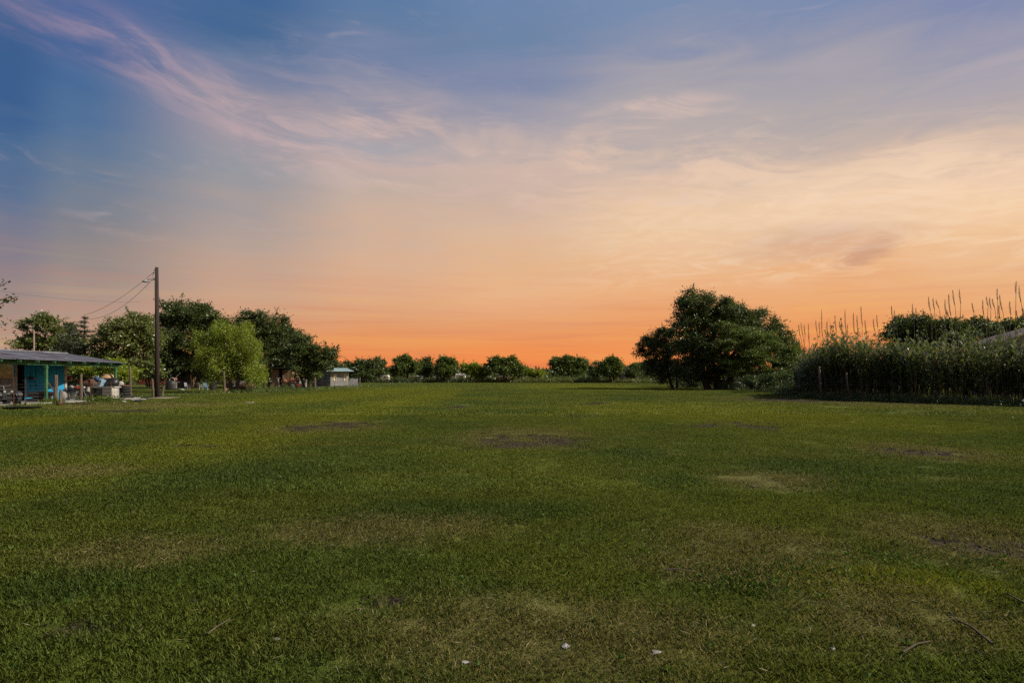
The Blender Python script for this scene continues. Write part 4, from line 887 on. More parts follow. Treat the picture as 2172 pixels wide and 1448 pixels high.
# weeds, hedgerow and undergrowth along the fence lines ----------------------
def weeds(name, m, runs, seed, ll=.22):
    r = np.random.default_rng(seed); V = []
    for (pa, da, pb, db, h, n, spread) in runs:
        xa_, xb_ = X(pa, da), X(pb, db)
        f = r.random(n); hh = h * (0.45 + 0.75 * r.random(n)) * (1 + .3 * np.sin(f * 37 + seed) + .2 * np.sin(f * 91))
        x = xa_ + (xb_ - xa_) * f + r.normal(0, spread, n); y = da + (db - da) * f + r.normal(0, spread, n)
        per = 9; kk = np.repeat(np.arange(n), per); tt = r.random(n * per)
        P = np.stack([x[kk] + r.normal(0, .12, n * per) * (1 + h * .3), y[kk] + r.normal(0, .12, n * per), hh[kk] * tt], 1)
        u = nrm(r.normal(size=(n * per, 3)) * .7 + np.array([0, 0, .8])); l = ll * r.uniform(.5, 1.3, n * per); V.append(leaf_quads(P, u, l, l * .35, r))
    return quads(name, np.concatenate(V), m, kind='stuff')
weeds('weeds', L_WEED, [(1100, 166, 1270, 164, 1.35, 1500, .7), (1270, 164, 1440, 150, 1.0, 900, .6), (985, 168, 1100, 168, 1.0, 700, .6), (1440, 130, 1640, 84, 1.6, 900, .8)], 4, .35)
weeds('undergrowth', L_FAR, [(730, 165, 1000, 168, 1.5, 1900, .6), (1000, 169, 1330, 169, 1.2, 1400, .6), (1330, 172, 1440, 150, 1.4, 500, .6), (-100, 130, 640, 120, 2.6, 1600, 1.2), (1440, 120, 1700, 70, 1.8, 1400, .9)], 5, .4)
weeds('weeds', L_MID, [(90, 34.0, 122, 34.6, .28, 130, .15), (180, 37.0, 250, 38.6, .30, 260, .25), (300, 45, 480, 56, .16, 420, .4), (480, 56, 668, 71.5, .32, 700, .5), (668, 71.5, 890, 150, .35, 700, .6), (-200, 25, 90, 33.5, .12, 160, .2), (540, 68, 640, 75, .5, 350, .5)], 6, .16)
weeds('undergrowth', L_DARK, [(1690, 47, 1665, 58, 1.0, 900, .8), (1655, 60, 1540, 74, .9, 900, .8), (1540, 74, 1440, 92, .7, 400, .6), (2172, 29.2, 1900, 35.2, .5, 700, .45), (1900, 35.2, 1700, 42.5, .5, 700, .45), (2400, 26, 2172, 29.2, .5, 300, .45)], 7, .16)

# ------------------------------------------------------------------ tall reeds
def reed_line(f):                                  # f 0..1 from the right edge back along the fence
    P = [(2420, 27.0), (2172, 30.4), (1920, 35.6), (1800, 39.6), (1720, 43.5), (1690, 50.0)]
    s = f * (len(P) - 1); i = min(int(s), len(P) - 2); q = s - i
    xa_, ya = X(*P[i]), P[i][1]; xb_, yb = X(*P[i + 1]), P[i + 1][1]
    return xa_ + (xb_ - xa_) * q, ya + (yb - ya) * q
r = np.random.default_rng(31); V = []; stems = MB(); NS = 2100
for i in range(NS):
    f = r.random(); x, y = reed_line(f); back = abs(r.normal(0, 1)) * 1.9; x += back * .80 + r.normal(0, .15); y += back * .62 + r.normal(0, .15)
    lim = Z(np.interp((x / y * F + CX), [1690, 1740, 1780, 1830, 1880, 1950, 2040, 2100, 2172, 2400], [778, 742, 728, 730, 738, 730, 722, 726, 735, 735]), math.hypot(y, 0))
    h = min(5.2, lim) * (0.55 + .47 * r.random() ** .8 + (.20 if r.random() < .14 else 0)) * (1 + .09 * math.sin(x * 2.3 + y) + .09 * math.sin(y * 3.1 - x * 1.3) + .05 * math.sin(y * 7.3 + x * 5.1)); lx, ly = r.normal(-.02, .13), r.normal(0, .10)
    lean = np.array([lx, ly]) * h * (.6 + back * .2)
    if True: stems.tube([(x, y, -.05), (x + lean[0] * .35, y + lean[1] * .35, h * .5), (x + lean[0], y + lean[1], h)], [.017, .014, .006], 3, cap=False)
    n = 17; tt = np.sort(.22 + .80 * r.random(n) ** .8); az = r.uniform(0, 2 * PI, n)
    bx = np.stack([x + lean[0] * tt ** 1.6, y + lean[1] * tt ** 1.6, h * tt], 1); l = (r.uniform(.30, .66, n) * (1.1 - .45 * tt))[:, None]; o = np.stack([np.cos(az), np.sin(az), np.zeros(n)], 1); sd = np.stack([-np.sin(az), np.cos(az), np.zeros(n)], 1)
    wv = r.uniform(.036, .062, n)[:, None]; up = np.array([0, 0, 1.0])[None]
    m1 = bx + o * l * .45 + up * l * .55; tip = bx + o * l * (.60 + .35 * r.random((n, 1))) + up * l * r.uniform(-.30, .95, (n, 1))
    V.append(np.stack([bx, m1 - sd * wv, tip, m1 + sd * wv], 1).reshape(-1, 3))
ro = quads('reeds', np.concatenate(V), L_REED, kind='stuff')
st = stems.build('reed_stems', M_CANE, ro)
PL = [(1697, 690, 24), (1703, 686, 26), (1708, 690, 22), (1717, 690, 46), (1733, 681, 24), (1739, 684, 22), (1744, 661, 54), (1755, 683, 24), (1763, 690, 22), (1774, 670, 34), (1784, 682, 20), (1788, 684, 28), (1796, 660, 64), (1799, 690, 30), (1812, 667, 40), (1820, 672, 36),
      (1829, 652, 40), (1837, 680, 24), (1855, 678, 24), (1862, 670, 26), (1893, 650, 24), (1899, 660, 26), (1938, 647, 30), (1946, 655, 28), (1962, 657, 28), (1973, 632, 28), (1982, 634, 24), (1991, 637, 16), (2007, 637, 34), (2016, 627, 42), (2025, 618, 30), (2038, 616, 30),
      (2066, 644, 20), (2086, 638, 30), (2096, 630, 20), (2102, 632, 24), (2109, 634, 18), (2116, 614, 24), (2125, 628, 30), (2120, 648, 26), (2144, 641, 28), (2155, 599, 26), (2165, 608, 34), (2161, 660, 24)]
PL.sort(); ORD = {1: 'st', 2: 'nd', 3: 'rd'}
def plume_label(i, px, top, ln, lx):
    n = i + 1; o = str(n) + (ORD.get(n % 10, 'th') if n not in (11, 12, 13) else 'th')
    look = ('full' if ln > 38 else 'short' if ln < 24 else 'slim') + (' leaning' if lx < -.25 else ' upright')
    return look + ' dried plume, ' + o + ' above the reeds counting from the feathery tree'
for i, (px, top, ln) in enumerate(PL):
    f = r.uniform(.25, .95); 
    d = float(np.interp(px, [1690, 1800, 1920, 2172], [46, 43, 39, 34])) + r.uniform(0, 2.5); s = d / F
    leanx = r.uniform(-.75, .25); x0 = X(px, d) - leanx; h = Z(top, d); L_ = ln * s
    t = thing('plumed_reed', plume_label(i, px, top, ln, leanx), 'reed', (x0, d, 0), 0, 'plume stalks above the reed thicket')
    b = MB(); b.tube([(0, 0, -.05), (leanx * .35, 0, h * .55), (leanx, 0, h - L_ * .8)], [.022, .017, .011], 5, cap=False); b.build('stem', M_CANE, t)
    b = MB(); a = Vector((leanx * 1.0, 0, h - L_)); e = Vector((leanx * 1.05 - r.uniform(0, .12), r.uniform(-.05, .05), h)); n = 60
    for k in range(n):
        q = k / n; c0 = a.lerp(e, q) + Vector((-.05 * math.sin(q * 2.6), 0, 0)); wv = r.uniform(.5, 1.1) * .075 * math.sin(PI * (q * .85 + .10)) + .01; az = r.uniform(0, 2 * PI); tp = c0 + Vector((math.cos(az) * wv, math.sin(az) * wv, L_ * .13))
        sd = Vector((-math.sin(az), math.cos(az), 0)) * .008; b.add([c0 - sd, c0 + sd, tp + sd * .6, tp - sd * .6], [(0, 1, 2, 3)])
    b.tube([a, e], [.012, .004], 4, cap=False); b.build('plume', M_PLUME, t)

# ------------------------------------------------------------------ things under and in front of the porch
RX90 = Matrix.Rotation(R(90), 3, 'X'); RY90 = Matrix.Rotation(R(90), 3, 'Y')
def wheel(parent, c, rad, wid, axis='Y', rimm=M_CHROME, spokes=5):
    """tyre with tread, rim with spokes"""
    M = RX90 if axis == 'Y' else RY90
    b = MB(); prof = [(rad * .58, -wid * .42), (rad * .80, -wid * .5), (rad * .94, -wid * .46), (rad, -wid * .3), (rad, wid * .3), (rad * .94, wid * .46), (rad * .80, wid * .5), (rad * .58, wid * .42), (rad * .58, -wid * .42)]
    b.lathe(prof, c, M, 24)
    for k in range(18):
        a = 2 * PI * k / 18; v = M @ Vector((math.cos(a) * rad, math.sin(a) * rad, 0)); q = Vector(c) + v
        if axis == 'Y': b.box(q, (rad * .12, wid * .9, rad * .13), ry=-math.atan2(v.z, v.x))
        else: b.box(q, (wid * .9, rad * .12, rad * .13), rx=math.atan2(v.z, v.y))
    wt = b.build('wheel', M_BLACK, parent)
    b = MB(); b.lathe([(rad * .58, -wid * .3), (rad * .5, -wid * .38), (rad * .47, -wid * .1), (rad * .10, -wid * .15), (0.001, -wid * .2)], c, M, 20)
    b.lathe([(rad * .58, wid * .3), (rad * .5, wid * .38), (rad * .47, wid * .1), (rad * .10, wid * .15), (0.001, wid * .2)], c, M, 20)
    for sgn in (-1, 1):
        for k in range(spokes):
            a = 2 * PI * k / spokes + .3; p0 = M @ Vector((0, 0, sgn * wid * .3)); p1 = M @ Vector((math.cos(a) * rad * .5, math.sin(a) * rad * .5, sgn * wid * .32)); b.tube([Vector(c) + p0, Vector(c) + p1], rad * .06, 5)
    b.build('rim', rimm, wt); return wt
d = 31.8; t = thing('quad_bike', 'black quad bike with chrome wheels parked under the porch', 'quad bike', (X(2, d), d, .08), R(-28))
for x, y in ((-.62, -.48), (.62, -.48), (-.62, .48), (.62, .48)): wheel(t, (x, y, .31), .31, .24)
b = MB(); b.box((0, 0, .48), (1.3, .3, .16)); b.box((0, 0, .36), (1.0, .5, .06)); b.tube([(-.6, -.4, .31), (-.6, .4, .31)], .04, 6); b.tube([(.6, -.4, .31), (.6, .4, .31)], .04, 6); b.box((.05, 0, .56), (.4, .34, .3)); b.build('chassis', M_BLACK, t)
b = MB(); b.lathe([(.0, .0), (.2, .02), (.24, .10), (.18, .18), (0, .2)], (-.1, 0, .72), Matrix.Diagonal((1.9, .75, 1)), 16); b.build('seat', M_PLAST, t, smooth=True)
for x in (-.62, .62):
    for y in (-.46, .46):
        b = MB()
        pr = [(x + .42 * math.cos(a), .36 + .42 * math.sin(a)) for a in [PI * k / 8 for k in range(1, 8)]]; k0 = 0
        for (xx, zz) in pr: b.v += [(xx, y - .15, zz), (xx, y + .15, zz), (xx, y - .15, zz - .02), (xx, y + .15, zz - .02)]
        for k in range(6): a = k * 4; b.f += [(a, a + 1, a + 5, a + 4), (a + 2, a + 6, a + 7, a + 3), (a, a + 4, a + 6, a + 2), (a + 1, a + 3, a + 7, a + 5)]
        b.build('fender', M_PLAST, t)
b = MB(); b.tube([(.42, 0, .7), (.30, 0, 1.02)], .025, 6); b.tube([(.18, -.38, 1.10), (.30, -.2, 1.04), (.30, .2, 1.04), (.18, .38, 1.10)], .016, 6); b.build('handlebar', M_WIRE, t)
for x0_ in (-.66, .68):
    b = MB()
    for k in range(5): b.tube([(x0_ - .22 + k * .11, -.36, .84), (x0_ - .22 + k * .11, .36, .84)], .011, 5)
    b.tube([(x0_ - .22, -.36, .84), (x0_ + .22, -.36, .84), (x0_ + .22, .36, .84), (x0_ - .22, .36, .84), (x0_ - .22, -.36, .84)], .014, 5)
    for sx in (-.2, .2): b.tube([(x0_ + sx, 0, .84), (x0_ + sx * .5, 0, .55)], .014, 5)
    b.build('rack', M_PLAST, t)
b = MB(); b.tube([(.95, -.3, .35), (.98, -.3, .6), (.98, .3, .6), (.95, .3, .35), (.95, -.3, .35)], .018, 6); b.build('bumper', M_PLAST, t)
for y in (-.16, .16): b = MB(); b.lathe([(.001, .05), (.06, .04), (.07, 0), (.05, -.05), (.001, -.06)], (.86, y, .72), RY90, 12); b.build('headlight', M_PAPER, t, smooth=True)

d = 28.4; t = thing('plastic_tray', 'shallow black plastic tray lying on the grass before the quad bike', 'tray', (X(46, d), d, H(X(46, d), d)), R(4))
b = MB(); a, c_ = .74, .36
o8 = [(-a, -c_, .13), (a, -c_, .13), (a, c_, .13), (-a, c_, .13)]; i8 = [(-a + .07, -c_ + .07, .13), (a - .07, -c_ + .07, .13), (a - .07, c_ - .07, .13), (-a + .07, c_ - .07, .13)]
bt = [(-a + .16, -c_ + .12, 0), (a - .16, -c_ + .12, 0), (a - .16, c_ - .12, 0), (-a + .16, c_ - .12, 0)]; ib = [(x * .95, y * .92, .03) for x, y, z in bt]
b.add(o8 + i8 + bt + ib, [f for k in range(4) for f in ((k, (k + 1) % 4, 4 + (k + 1) % 4, 4 + k), (8 + k, 8 + (k + 1) % 4, (k + 1) % 4, k), (4 + k, 4 + (k + 1) % 4, 12 + (k + 1) % 4, 12 + k))] + [(12, 13, 14, 15), (11, 10, 9, 8)])
b.build('tray', M_PLAST, t)
b = MB(); b.torus((0, 0, 0), .10, .035, n=16, m=8); o = b.build('rubber_ring', M_BLACK, None, smooth=True); o.location = (X(83, 29.5), 29.5, .04); tag(o, 'small black ring in the grass beside the tray', 'ring')

def bucket(px, d, r0, h, m, label, z=0.0, cat='bucket'):
    t = thing('bucket', label, cat, (X(px, d), d, z)); b = MB(); b.lathe([(.001, 0), (r0 * .8, 0), (r0, h), (r0 * 1.06, h), (r0 * 1.06, h + .02), (r0 * .95, h + .02), (r0 * .76, .03), (.001, .03)], n=16); b.build('pail', m, t, smooth=False)
    b = MB(); b.tube([(-r0, 0, h * .9), (-r0 * .8, -r0 * .5, h * .6), (0, -r0 * 1.1, h * .45), (r0 * .8, -r0 * .5, h * .6), (r0, 0, h * .9)], .008, 4); b.build('handle', M_WIRE, t); return t
bucket(105, 34.8, .16, .34, M_GREY, 'grey bucket standing beside the green porch post', .12)
bucket(137, 36.3, .14, .26, M_NAVY, 'dark bucket among the clutter beside the timber post', .12)

# motorcycle lying against the clutter
d = 37.4; t = thing('motorcycle', 'old motorcycle with chrome engine leaning behind the fence', 'motorcycle', (X(160, d), d, .05), R(12))
wheel(t, (-.62, 0, .32), .32, .09, spokes=9); wheel(t, (.62, 0, .32), .32, .09, spokes=9)
b = MB(); b.tube([(-.62, .06, .32), (-.2, .06, .38), (.15, .06, .35), (.42, .05, .80)], .025, 6); b.tube([(-.62, -.06, .32), (-.2, -.06, .38), (.15, -.06, .35), (.42, -.05, .80)], .025, 6); b.tube([(-.5, 0, .72), (.42, 0, .80)], .03, 6); b.build('frame', M_BLACK, t)
b = MB(); b.box((0, 0, .42), (.30, .22, .24)); b.lathe([(.001, 0), (.09, 0), (.10, .05), (.08, .08), (.10, .12), (.08, .16), (.10, .2), (.001, .22)], (.06, 0, .50), Matrix.Rotation(R(18), 3, 'Y'), 14); b.build('engine', M_CHROME, t)
b = MB(); b.tube([(.1, -.14, .40), (-.1, -.16, .26), (-.75, -.16, .34)], [.025, .03, .045], 8); b.build('exhaust', M_CHROME, t, smooth=True)
b = MB(); b.lathe([(.001, 0), (.13, .01), (.16, .08), (.10, .17), (.001, .19)], (.18, 0, .78), Matrix.Diagonal((1.6, .9, 1)), 14); b.build('fuel_tank', M_RED, t, smooth=True)
b = MB(); b.lathe([(.001, 0), (.14, .01), (.15, .06), (.001, .09)], (-.28, 0, .80), Matrix.Diagonal((2.1, .8, 1)), 14); b.build('seat', M_PLAST, t, smooth=True)
b = MB(); b.tube([(.62, .06, .32), (.40, .06, .98)], .022, 6); b.tube([(.62, -.06, .32), (.40, -.06, .98)], .022, 6); b.tube([(.25, -.34, 1.06), (.40, -.15, 1.02), (.40, .15, 1.02), (.25, .34, 1.06)], .014, 6); b.build('fork', M_CHROME, t)
b = MB(); b.lathe([(.001, .05), (.08, .03), (.09, -.02), (.05, -.07), (.001, -.08)], (.52, 0, .88), RY90, 12); b.build('headlight', M_PAPER, t, smooth=True)

def lumpy(name, label, cat, px, d, size, m, z=0.0, seed=1, rz=0.0, n=14, amp=.16):
    r_ = random.Random(seed); b = MB(); ph = [r_.uniform(0, 6.28) for _ in range(4)]; rows = 8
    for i in range(rows + 1):
        th = PI * i / rows
        for j in range(n):
            a = 2 * PI * j / n; k = 1 + amp * (math.sin(2 * a + ph[0]) * math.sin(th) + .6 * math.sin(3 * a + 2 * th + ph[1]) * math.sin(th) + .5 * math.sin(5 * a - 3 * th + ph[2]) * math.sin(th))
            b.v.append((size[0] / 2 * k * math.sin(th) * math.cos(a), size[1] / 2 * k * math.sin(th) * math.sin(a), size[2] / 2 * (1 + math.cos(th) * (k if i < rows / 2 else .96))))
    for i in range(rows):
        for j in range(n): a, c_ = i * n + j, i * n + (j + 1) % n; b.f.append((a, a + n, c_ + n, c_))
    o = b.build(name, m, None, smooth=True); o.location = (X(px, d), d, z); o.rotation_euler = (0, 0, rz); return tag(o, label, cat)
lumpy('sack', 'pale grey sack slumped next to the motorcycle', 'sack', 133, 36.2, (.42, .34, .62), M_STONE, .1, 3)
lumpy('sack', 'round white topped bundle left of the motorcycle wheel', 'sack', 138.5, 36.8, (.5, .4, .55), M_PAPER, .1, 4)
lumpy('sack', 'dark bag heaped behind the middle fence post', 'bag', 147, 38.2, (.9, .6, .75), M_PLAST, .5, 5)
lumpy('clothes_heap', 'dark heap with reddish scraps on top of the white cabinet', 'heap', 190, 39.2, (1.5, .8, .7), M_RUST, .85, 6, amp=.3)
lumpy('clothes_heap', 'black heap below the straw dome', 'heap', 232, 39.6, (1.2, .7, .75), M_PLAST, .8, 7, amp=.3)
# wooden bench with black piled car parts at the wall
t = thing('crate', 'low black slatted crate of scrap against the blue wall', 'crate', (X(88, 35.0), 35.0, .12), R(20)); b = MB()
for z in (.12, .32, .52): 
    for y in (-.3, .3): b.box((0, y, z), (1.3, .025, .14))
    for x in (-.65, .65): b.box((x, 0, z), (.025, .6, .14))
b.box((0, 0, .03), (1.28, .58, .03)); b.build('crate_sides', M_PLAST, t)
lumpy('scrap_heap', 'black scrap metal filling the low crate', 'scrap', 88, 35.0, (1.2, .55, .5), M_BLACK, .25, 9, R(20), amp=.25)
# counter shelf on the blue wall
t = thing('wall_shelf', 'narrow shelf with small dark items on the blue wall', 'shelf', (X(65, 35.6), 35.6, 0), R(18)); b = MB(); b.box((0, 0, 1.42), (.75, .3, .04)); b.build('board', M_BLUE, t)
for x in (-.3, .3): b = MB(); b.box((x, .05, 1.33), (.04, .2, .14)); b.build('bracket', M_BLUE, t)
lumpy('potted_item', 'small dark bundle lying on the wall shelf', 'bundle', 66, 35.6, (.35, .25, .22), M_PLAST, 1.44, 10)
lumpy('potted_item', 'pale round object at the right end of the wall shelf', 'ball', 73, 35.65, (.18, .18, .16), M_TAN, 1.44, 11)

# white cabinet lying open: frame, dark inside, ribbed end
d = 38.6; xc = X(214, d); t = thing('cabinet', 'white open fronted cabinet lying on its side behind the steel posts', 'cabinet', (xc, d, .06), R(-4))
def px_(p): return X(p, d) - xc
h = Z(820.5, d)
b = MB(); b.box(((px_(188) + px_(246)) / 2, .25, h - .06), (px_(246) - px_(188), .62, .07)); b.build('top_panel', M_WHITE, t)
b = MB(); b.box((px_(187.5), .0, h * .47), (.10, .5, h * .93), ry=R(12)); b.build('side_panel', M_WHITE, t)
b = MB(); b.box((px_(205), .3, h * .45), (px_(222) - px_(190), .03, h * .85)); b.build('back_panel', mat('dark_green_glass', (0.035, 0.055, 0.035), .3, spec=.6), t)
b = MB(); b.box((px_(233), .1, h * .45), (px_(244) - px_(222), .6, h * .84)); cb_ = b.build('drawer_box', M_WHITE, t)
b = MB()
for k in range(4): b.box((px_(233), -.215, .22 + k * .21), (px_(243) - px_(223), .02, .18))
b.build('drawer_fronts', M_PAPER, cb_)
b = MB(); b.tube([(px_(213), -.05, .05), (px_(226), -.05, h * .95)], .012, 4); b.tube([(px_(193), -.06, .4), (px_(216), -.06, .48)], .02, 4); b.build('brace', M_WIRE, t)
# blue panel and straw dome
t = thing('cooler_lid', 'dark blue box with pale blue side tilted on top of the heap', 'box', (X(210, 39.4), 39.4, Z(812, 39.4)), R(-8)); b = MB(); b.box((-.12, 0, .12), (.55, .5, .42), ry=R(28)); b.build('box_body', M_NAVY, t)
b = MB(); b.box((.27, 0, .0), (.22, .52, .50), ry=R(22)); b.build('side_panel', M_LBLUE, t)
d = 40.2; t = thing('straw_dome', 'round tan woven dome resting on top of the clutter', 'basket', (X(229, d), d, Z(808, d)))
b = MB(); b.lathe([(.50, 0), (.49, .12), (.44, .28), (.33, .42), (.18, .50), (.001, .53)], n=24); b.build('shell', M_STRAW, t, smooth=True)
b = MB()
for k in range(160):
    a = random.uniform(0, 2 * PI); z = random.uniform(.02, .5); rr_ = .5 * math.sqrt(max(0, 1 - (z / .54) ** 2)); p = Vector((rr_ * math.cos(a), rr_ * math.sin(a), z)); b.tube([p, p + Vector((math.cos(a) * .05, math.sin(a) * .05, random.uniform(-.12, .12))) + Vector((random.uniform(-.1, .1), random.uniform(-.1, .1), 0))], .006, 3, cap=False)
b.build('straws', M_STRAW, t, kind='stuff')
# rail with small toys above the clutter
d = 38.8; t = thing('metal_rack', 'thin metal rack rail with a bent end above the clutter', 'rack', (X(142, d), d, 0)); b = MB()
x1 = X(198, d) - X(142, d); b.tube([(0, 0, .1), (0, 0, Z(800, d)), (.15, 0, Z(795, d)), (x1 * .5, 0, Z(794, d)), (x1, 0, Z(797, d)), (x1, 0, .1)], .018, 6); b.tube([(0, 0, Z(803, d)), (x1, 0, Z(803, d))], .014, 5); b.build('frame', M_CHROME, t)
for k, (px, m_, lb, sz) in enumerate([(149, M_PINK, 'bright pink toy hanging from the rack rail', (.22, .15, .34)), (144.5, M_GREEN, 'small green toy at the bent end of the rack', (.14, .1, .26)), (159, M_PAPER, 'small white scrap hung on the rack rail', (.2, .1, .14)), (164, M_PAPER, 'pale cloth draped midway along the rack rail', (.26, .1, .12)), (166, M_RED, 'dark red bag below the pale cloth', (.2, .12, .2))]):
    lumpy('toy' if k < 2 else 'cloth_scrap', lb, 'toy' if k < 2 else 'cloth', px, 38.7, sz, m_, Z(803, d) - .12 if k != 4 else Z(812, d), 20 + k)
t = thing('broom', 'yellow and teal handled broom lying over the heap', 'broom', (X(200, 39), 39, Z(799, 39))); b = MB(); b.tube([(-.25, 0, 0), (.12, 0, .02)], .02, 6); b.build('handle', M_CURT, t); b = MB(); b.box((.2, 0, .03), (.16, .08, .1)); b.build('head', M_GREENTIN, t)
t = thing('timber_prop', 'dark board leaning diagonally behind the green post', 'board', (X(106, 35.2), 35.2, .0)); b = MB(); b.tube([(-.2, 0, Z(808, 35.2)), (.25, 0, Z(828, 35.2))], .05, 4); b.build('board', M_PLANKD, t)
# tyres
def tyre(px, d, z, rad, wid, label, rz=0, tilt=0.0):
    b = MB(); b.lathe([(rad * .58, 0), (rad * .85, -.0), (rad * .98, wid * .2), (rad, wid * .35), (rad, wid * .65), (rad * .98, wid * .8), (rad * .85, wid), (rad * .58, wid), (rad * .60, wid * .8), (rad * .8, wid * .7), (rad * .8, wid * .3), (rad * .60, wid * .2), (rad * .58, 0)], n=26)
    for k in range(26): a = 2 * PI * (k + .5) / 26; b.box((math.cos(a) * rad, math.sin(a) * rad, wid / 2), (.03, rad * .14, wid * .5), rz=a)
    o = b.build('tyre', M_BLACK, None); o.location = (X(px, d), d, z); o.rotation_euler = (tilt, 0, rz); return tag(o, label, 'tyre', 'tyres stacked at the end of the porch')
d = 41.3; z = 0.03; 
for k, (rad, wid, off, lb) in enumerate([(.42, .26, 268.5, 'wide bottom tyre of the stack at the porch end'), (.34, .20, 265, 'second tyre up in the stack at the porch end'), (.33, .19, 266, 'third tyre up in the stack at the porch end'), (.33, .18, 265, 'fourth tyre up with a pale sidewall line'), (.31, .17, 266, 'topmost rusty brown tyre of the stack')]):
    o = tyre(off, d, z, rad, wid, lb, k * 1.3, tilt=.03 * (k % 2))
    if k == 4: o.data.materials.clear(); o.data.materials.append(M_RUST)
    z += wid + .005
lumpy('white_ball', 'pale round ball behind the second green post', 'ball', 256, 42.2, (.44, .4, .5), M_PAPER, .82, 31, amp=.04)
t = thing('blue_barrel', 'faded blue grey upright board at the second green post', 'board', (X(250.5, 40.2), 40.2, 0)); b = MB(); b.box((0, 0, .62), (.12, .06, 1.2)); b.build('board', mat('faded_violet', (0.16, 0.16, 0.24), .8), t)
# plywood sheet, rubble and scraps
d = 42.5; t = thing('plywood_sheet', 'flat tan plywood sheet lying beside the utility pole', 'board', (X(338, d), d, .03), R(6)); b = MB(); b.add([(-1.15, -.62, .02), (.55, -.72, .02), (1.15, .75, .07), (-.4, .75, .07), (-1.15, -.62, .0), (.55, -.72, .0), (1.15, .75, .05), (-.4, .75, .05)], [(0, 1, 2, 3), (7, 6, 5, 4), (0, 4, 5, 1), (1, 5, 6, 2), (2, 6, 7, 3), (3, 7, 4, 0)]); b.build('sheet', M_TAN, t)
for k, (px, py, s_, m_, lb) in enumerate([(262, 853, .30, M_PAPER, 'white scrap on the ground in front of the tyre stack'), (286, 850, .42, M_STONE, 'flat grey stone nearest the tyre stack'), (294, 852, .46, M_BLACK, 'black rubber scrap between the flat stones'), (303, 849, .42, M_STONE, 'pale flat stone left of the plywood sheet'), (311, 847, .38, M_PLAST, 'black plastic scrap touching the plywood sheet'), (296, 848.5, .24, M_PAPER, 'small pale scrap lying on the dark rubber'),
        (243, 855, .12, M_PAPER, 'small white fleck under the leaning steel post')]):
    d = D(py); lumpy('scrap', lb, 'scrap', px, d, (s_, s_ * .8, s_ * .32), m_, .0, 40 + k, k, amp=.25)
t = thing('thick_plank', 'long weathered plank lying along the edge of the porch', 'plank', (X(165, 33.4), 33.4, .03), R(3)); b = MB(); b.box((0, 0, .04), (2.2, .16, .07)); b.build('plank', M_POST, t)
lumpy('log_end', 'short dark log end left of the long plank', 'log', 126.5, 32.6, (.34, .26, .2), M_RUST, 0, 51, amp=.06)
lumpy('pile_post', 'broken post stub leaning on the timber post', 'stub', 128, 34.0, (.16, .14, .5), M_POST, 0, 52, amp=.08)

# ------------------------------------------------------------------ yard beyond the fence
d = 70; t = thing('barrel_grill', 'dark barrel with a white basket and hoop on it before the plank shed', 'barrel', (X(362, d), d, 0))
b = MB(); b.lathe([(.001, .1), (.62, .1), (.66, .3), (.66, .8), (.60, 1.15), (.001, 1.3)], (.1, 0, 0), n=20); b.build('barrel', M_PLAST, t)
b = MB(); b.tube([(-.9, -.1, 1.0), (1.1, -.1, 1.02)], .04, 6); b.tube([(.5, 0, 1.4), (.9, 0, 1.9), (1.2, 0, 2.15)], .03, 5); b.build('crossbar', M_WHITE, t)
b = MB(); b.torus((.35, -.3, 1.22), .32, .05, RX90, n=16, m=6); b.build('hoop', M_WHITE, t, smooth=True)
b = MB(); 
for x in (.05, .35, .6, .85): b.box((x, -.35, .6), (.16, .05, .75))
b.build('white_slats', M_WHITE, t)
lumpy('red_bundle', 'reddish cloth on top of the dark barrel', 'cloth', 371, 70, (.5, .4, .4), mat('dusty_red', (.3, .09, .08), .9), 1.15, 60)
def plastic_chair(px, d, rz, m_, label):
    t = thing('garden_chair', label, 'chair', (X(px, d), d, 0), rz); b = MB(); b.box((0, 0, .42), (.46, .44, .03)); b.build('seat', m_, t)
    b = MB(); b.box((0, .23, .68), (.44, .03, .5), rx=R(-10)); b.build('backrest', m_, t)
    for x in (-.21, .21):
        for y in (-.2, .2): b = MB(); b.tube([(x * 1.1, y * 1.15, 0), (x, y, .42)], .022, 6); b.build('leg', m_, t)
        b = MB(); b.tube([(x * 1.15, -.2, .42), (x * 1.2, -.2, .64), (x * 1.2, .24, .66)], .018, 6); b.build('armrest', m_, t)
    return t
plastic_chair(423, 71, R(160), M_WHITE, 'white garden chair right of the sunlit shed end')
plastic_chair(436, 70, R(200), M_LBLUE, 'pale blue garden chair beside the dark drum')
plastic_chair(397, 72, R(80), M_GREY, 'grey garden chair in front of the dark plank wall')
bucket(452, 69, .42, .8, M_PLAST, 'dark open drum right of the garden chairs', cat='drum')
lumpy('clay_pot', 'round orange pot beside the leaning fence post', 'pot', 477.5, 60.5, (.42, .4, .5), M_ORANGE, 0, 61, amp=.05)
lumpy('clay_pot', 'orange round drum lid by the open shed', 'pot', 603, 77, (.75, .5, .72), mat('peach_plastic', (.30, .14, .07), .7), .75, 62, amp=.05)
bucket(571, 76.5, .35, .3, M_WHITE, 'white basin on a stand at the open shed', 1.0, cat='basin')
t = thing('stand', 'dark stand under the white basin', 'stand', (X(571, 76.5), 76.5, 0)); b = MB()
for x in (-.25, .25): b.tube([(x, 0, 0), (-x * .6, 0, 1.0)], .03, 5)
b.build('legs', M_BLACK, t)
t = thing('water_pipe', 'white standpipe in front of the open shed', 'pipe', (X(590, 77), 77, 0)); b = MB(); b.tube([(0, 0, 0), (0, 0, 1.5)], .05, 6); b.box((0, 0, 1.5), (.5, .06, .08)); b.box((0, 0, .1), (.6, .3, .16)); b.build('pipe', M_WHITE, t)
lumpy('stone_block', 'pale stone in the grass in front of the barrel', 'stone', 385, 66, (.7, .5, .3), M_STONE, 0, 63)
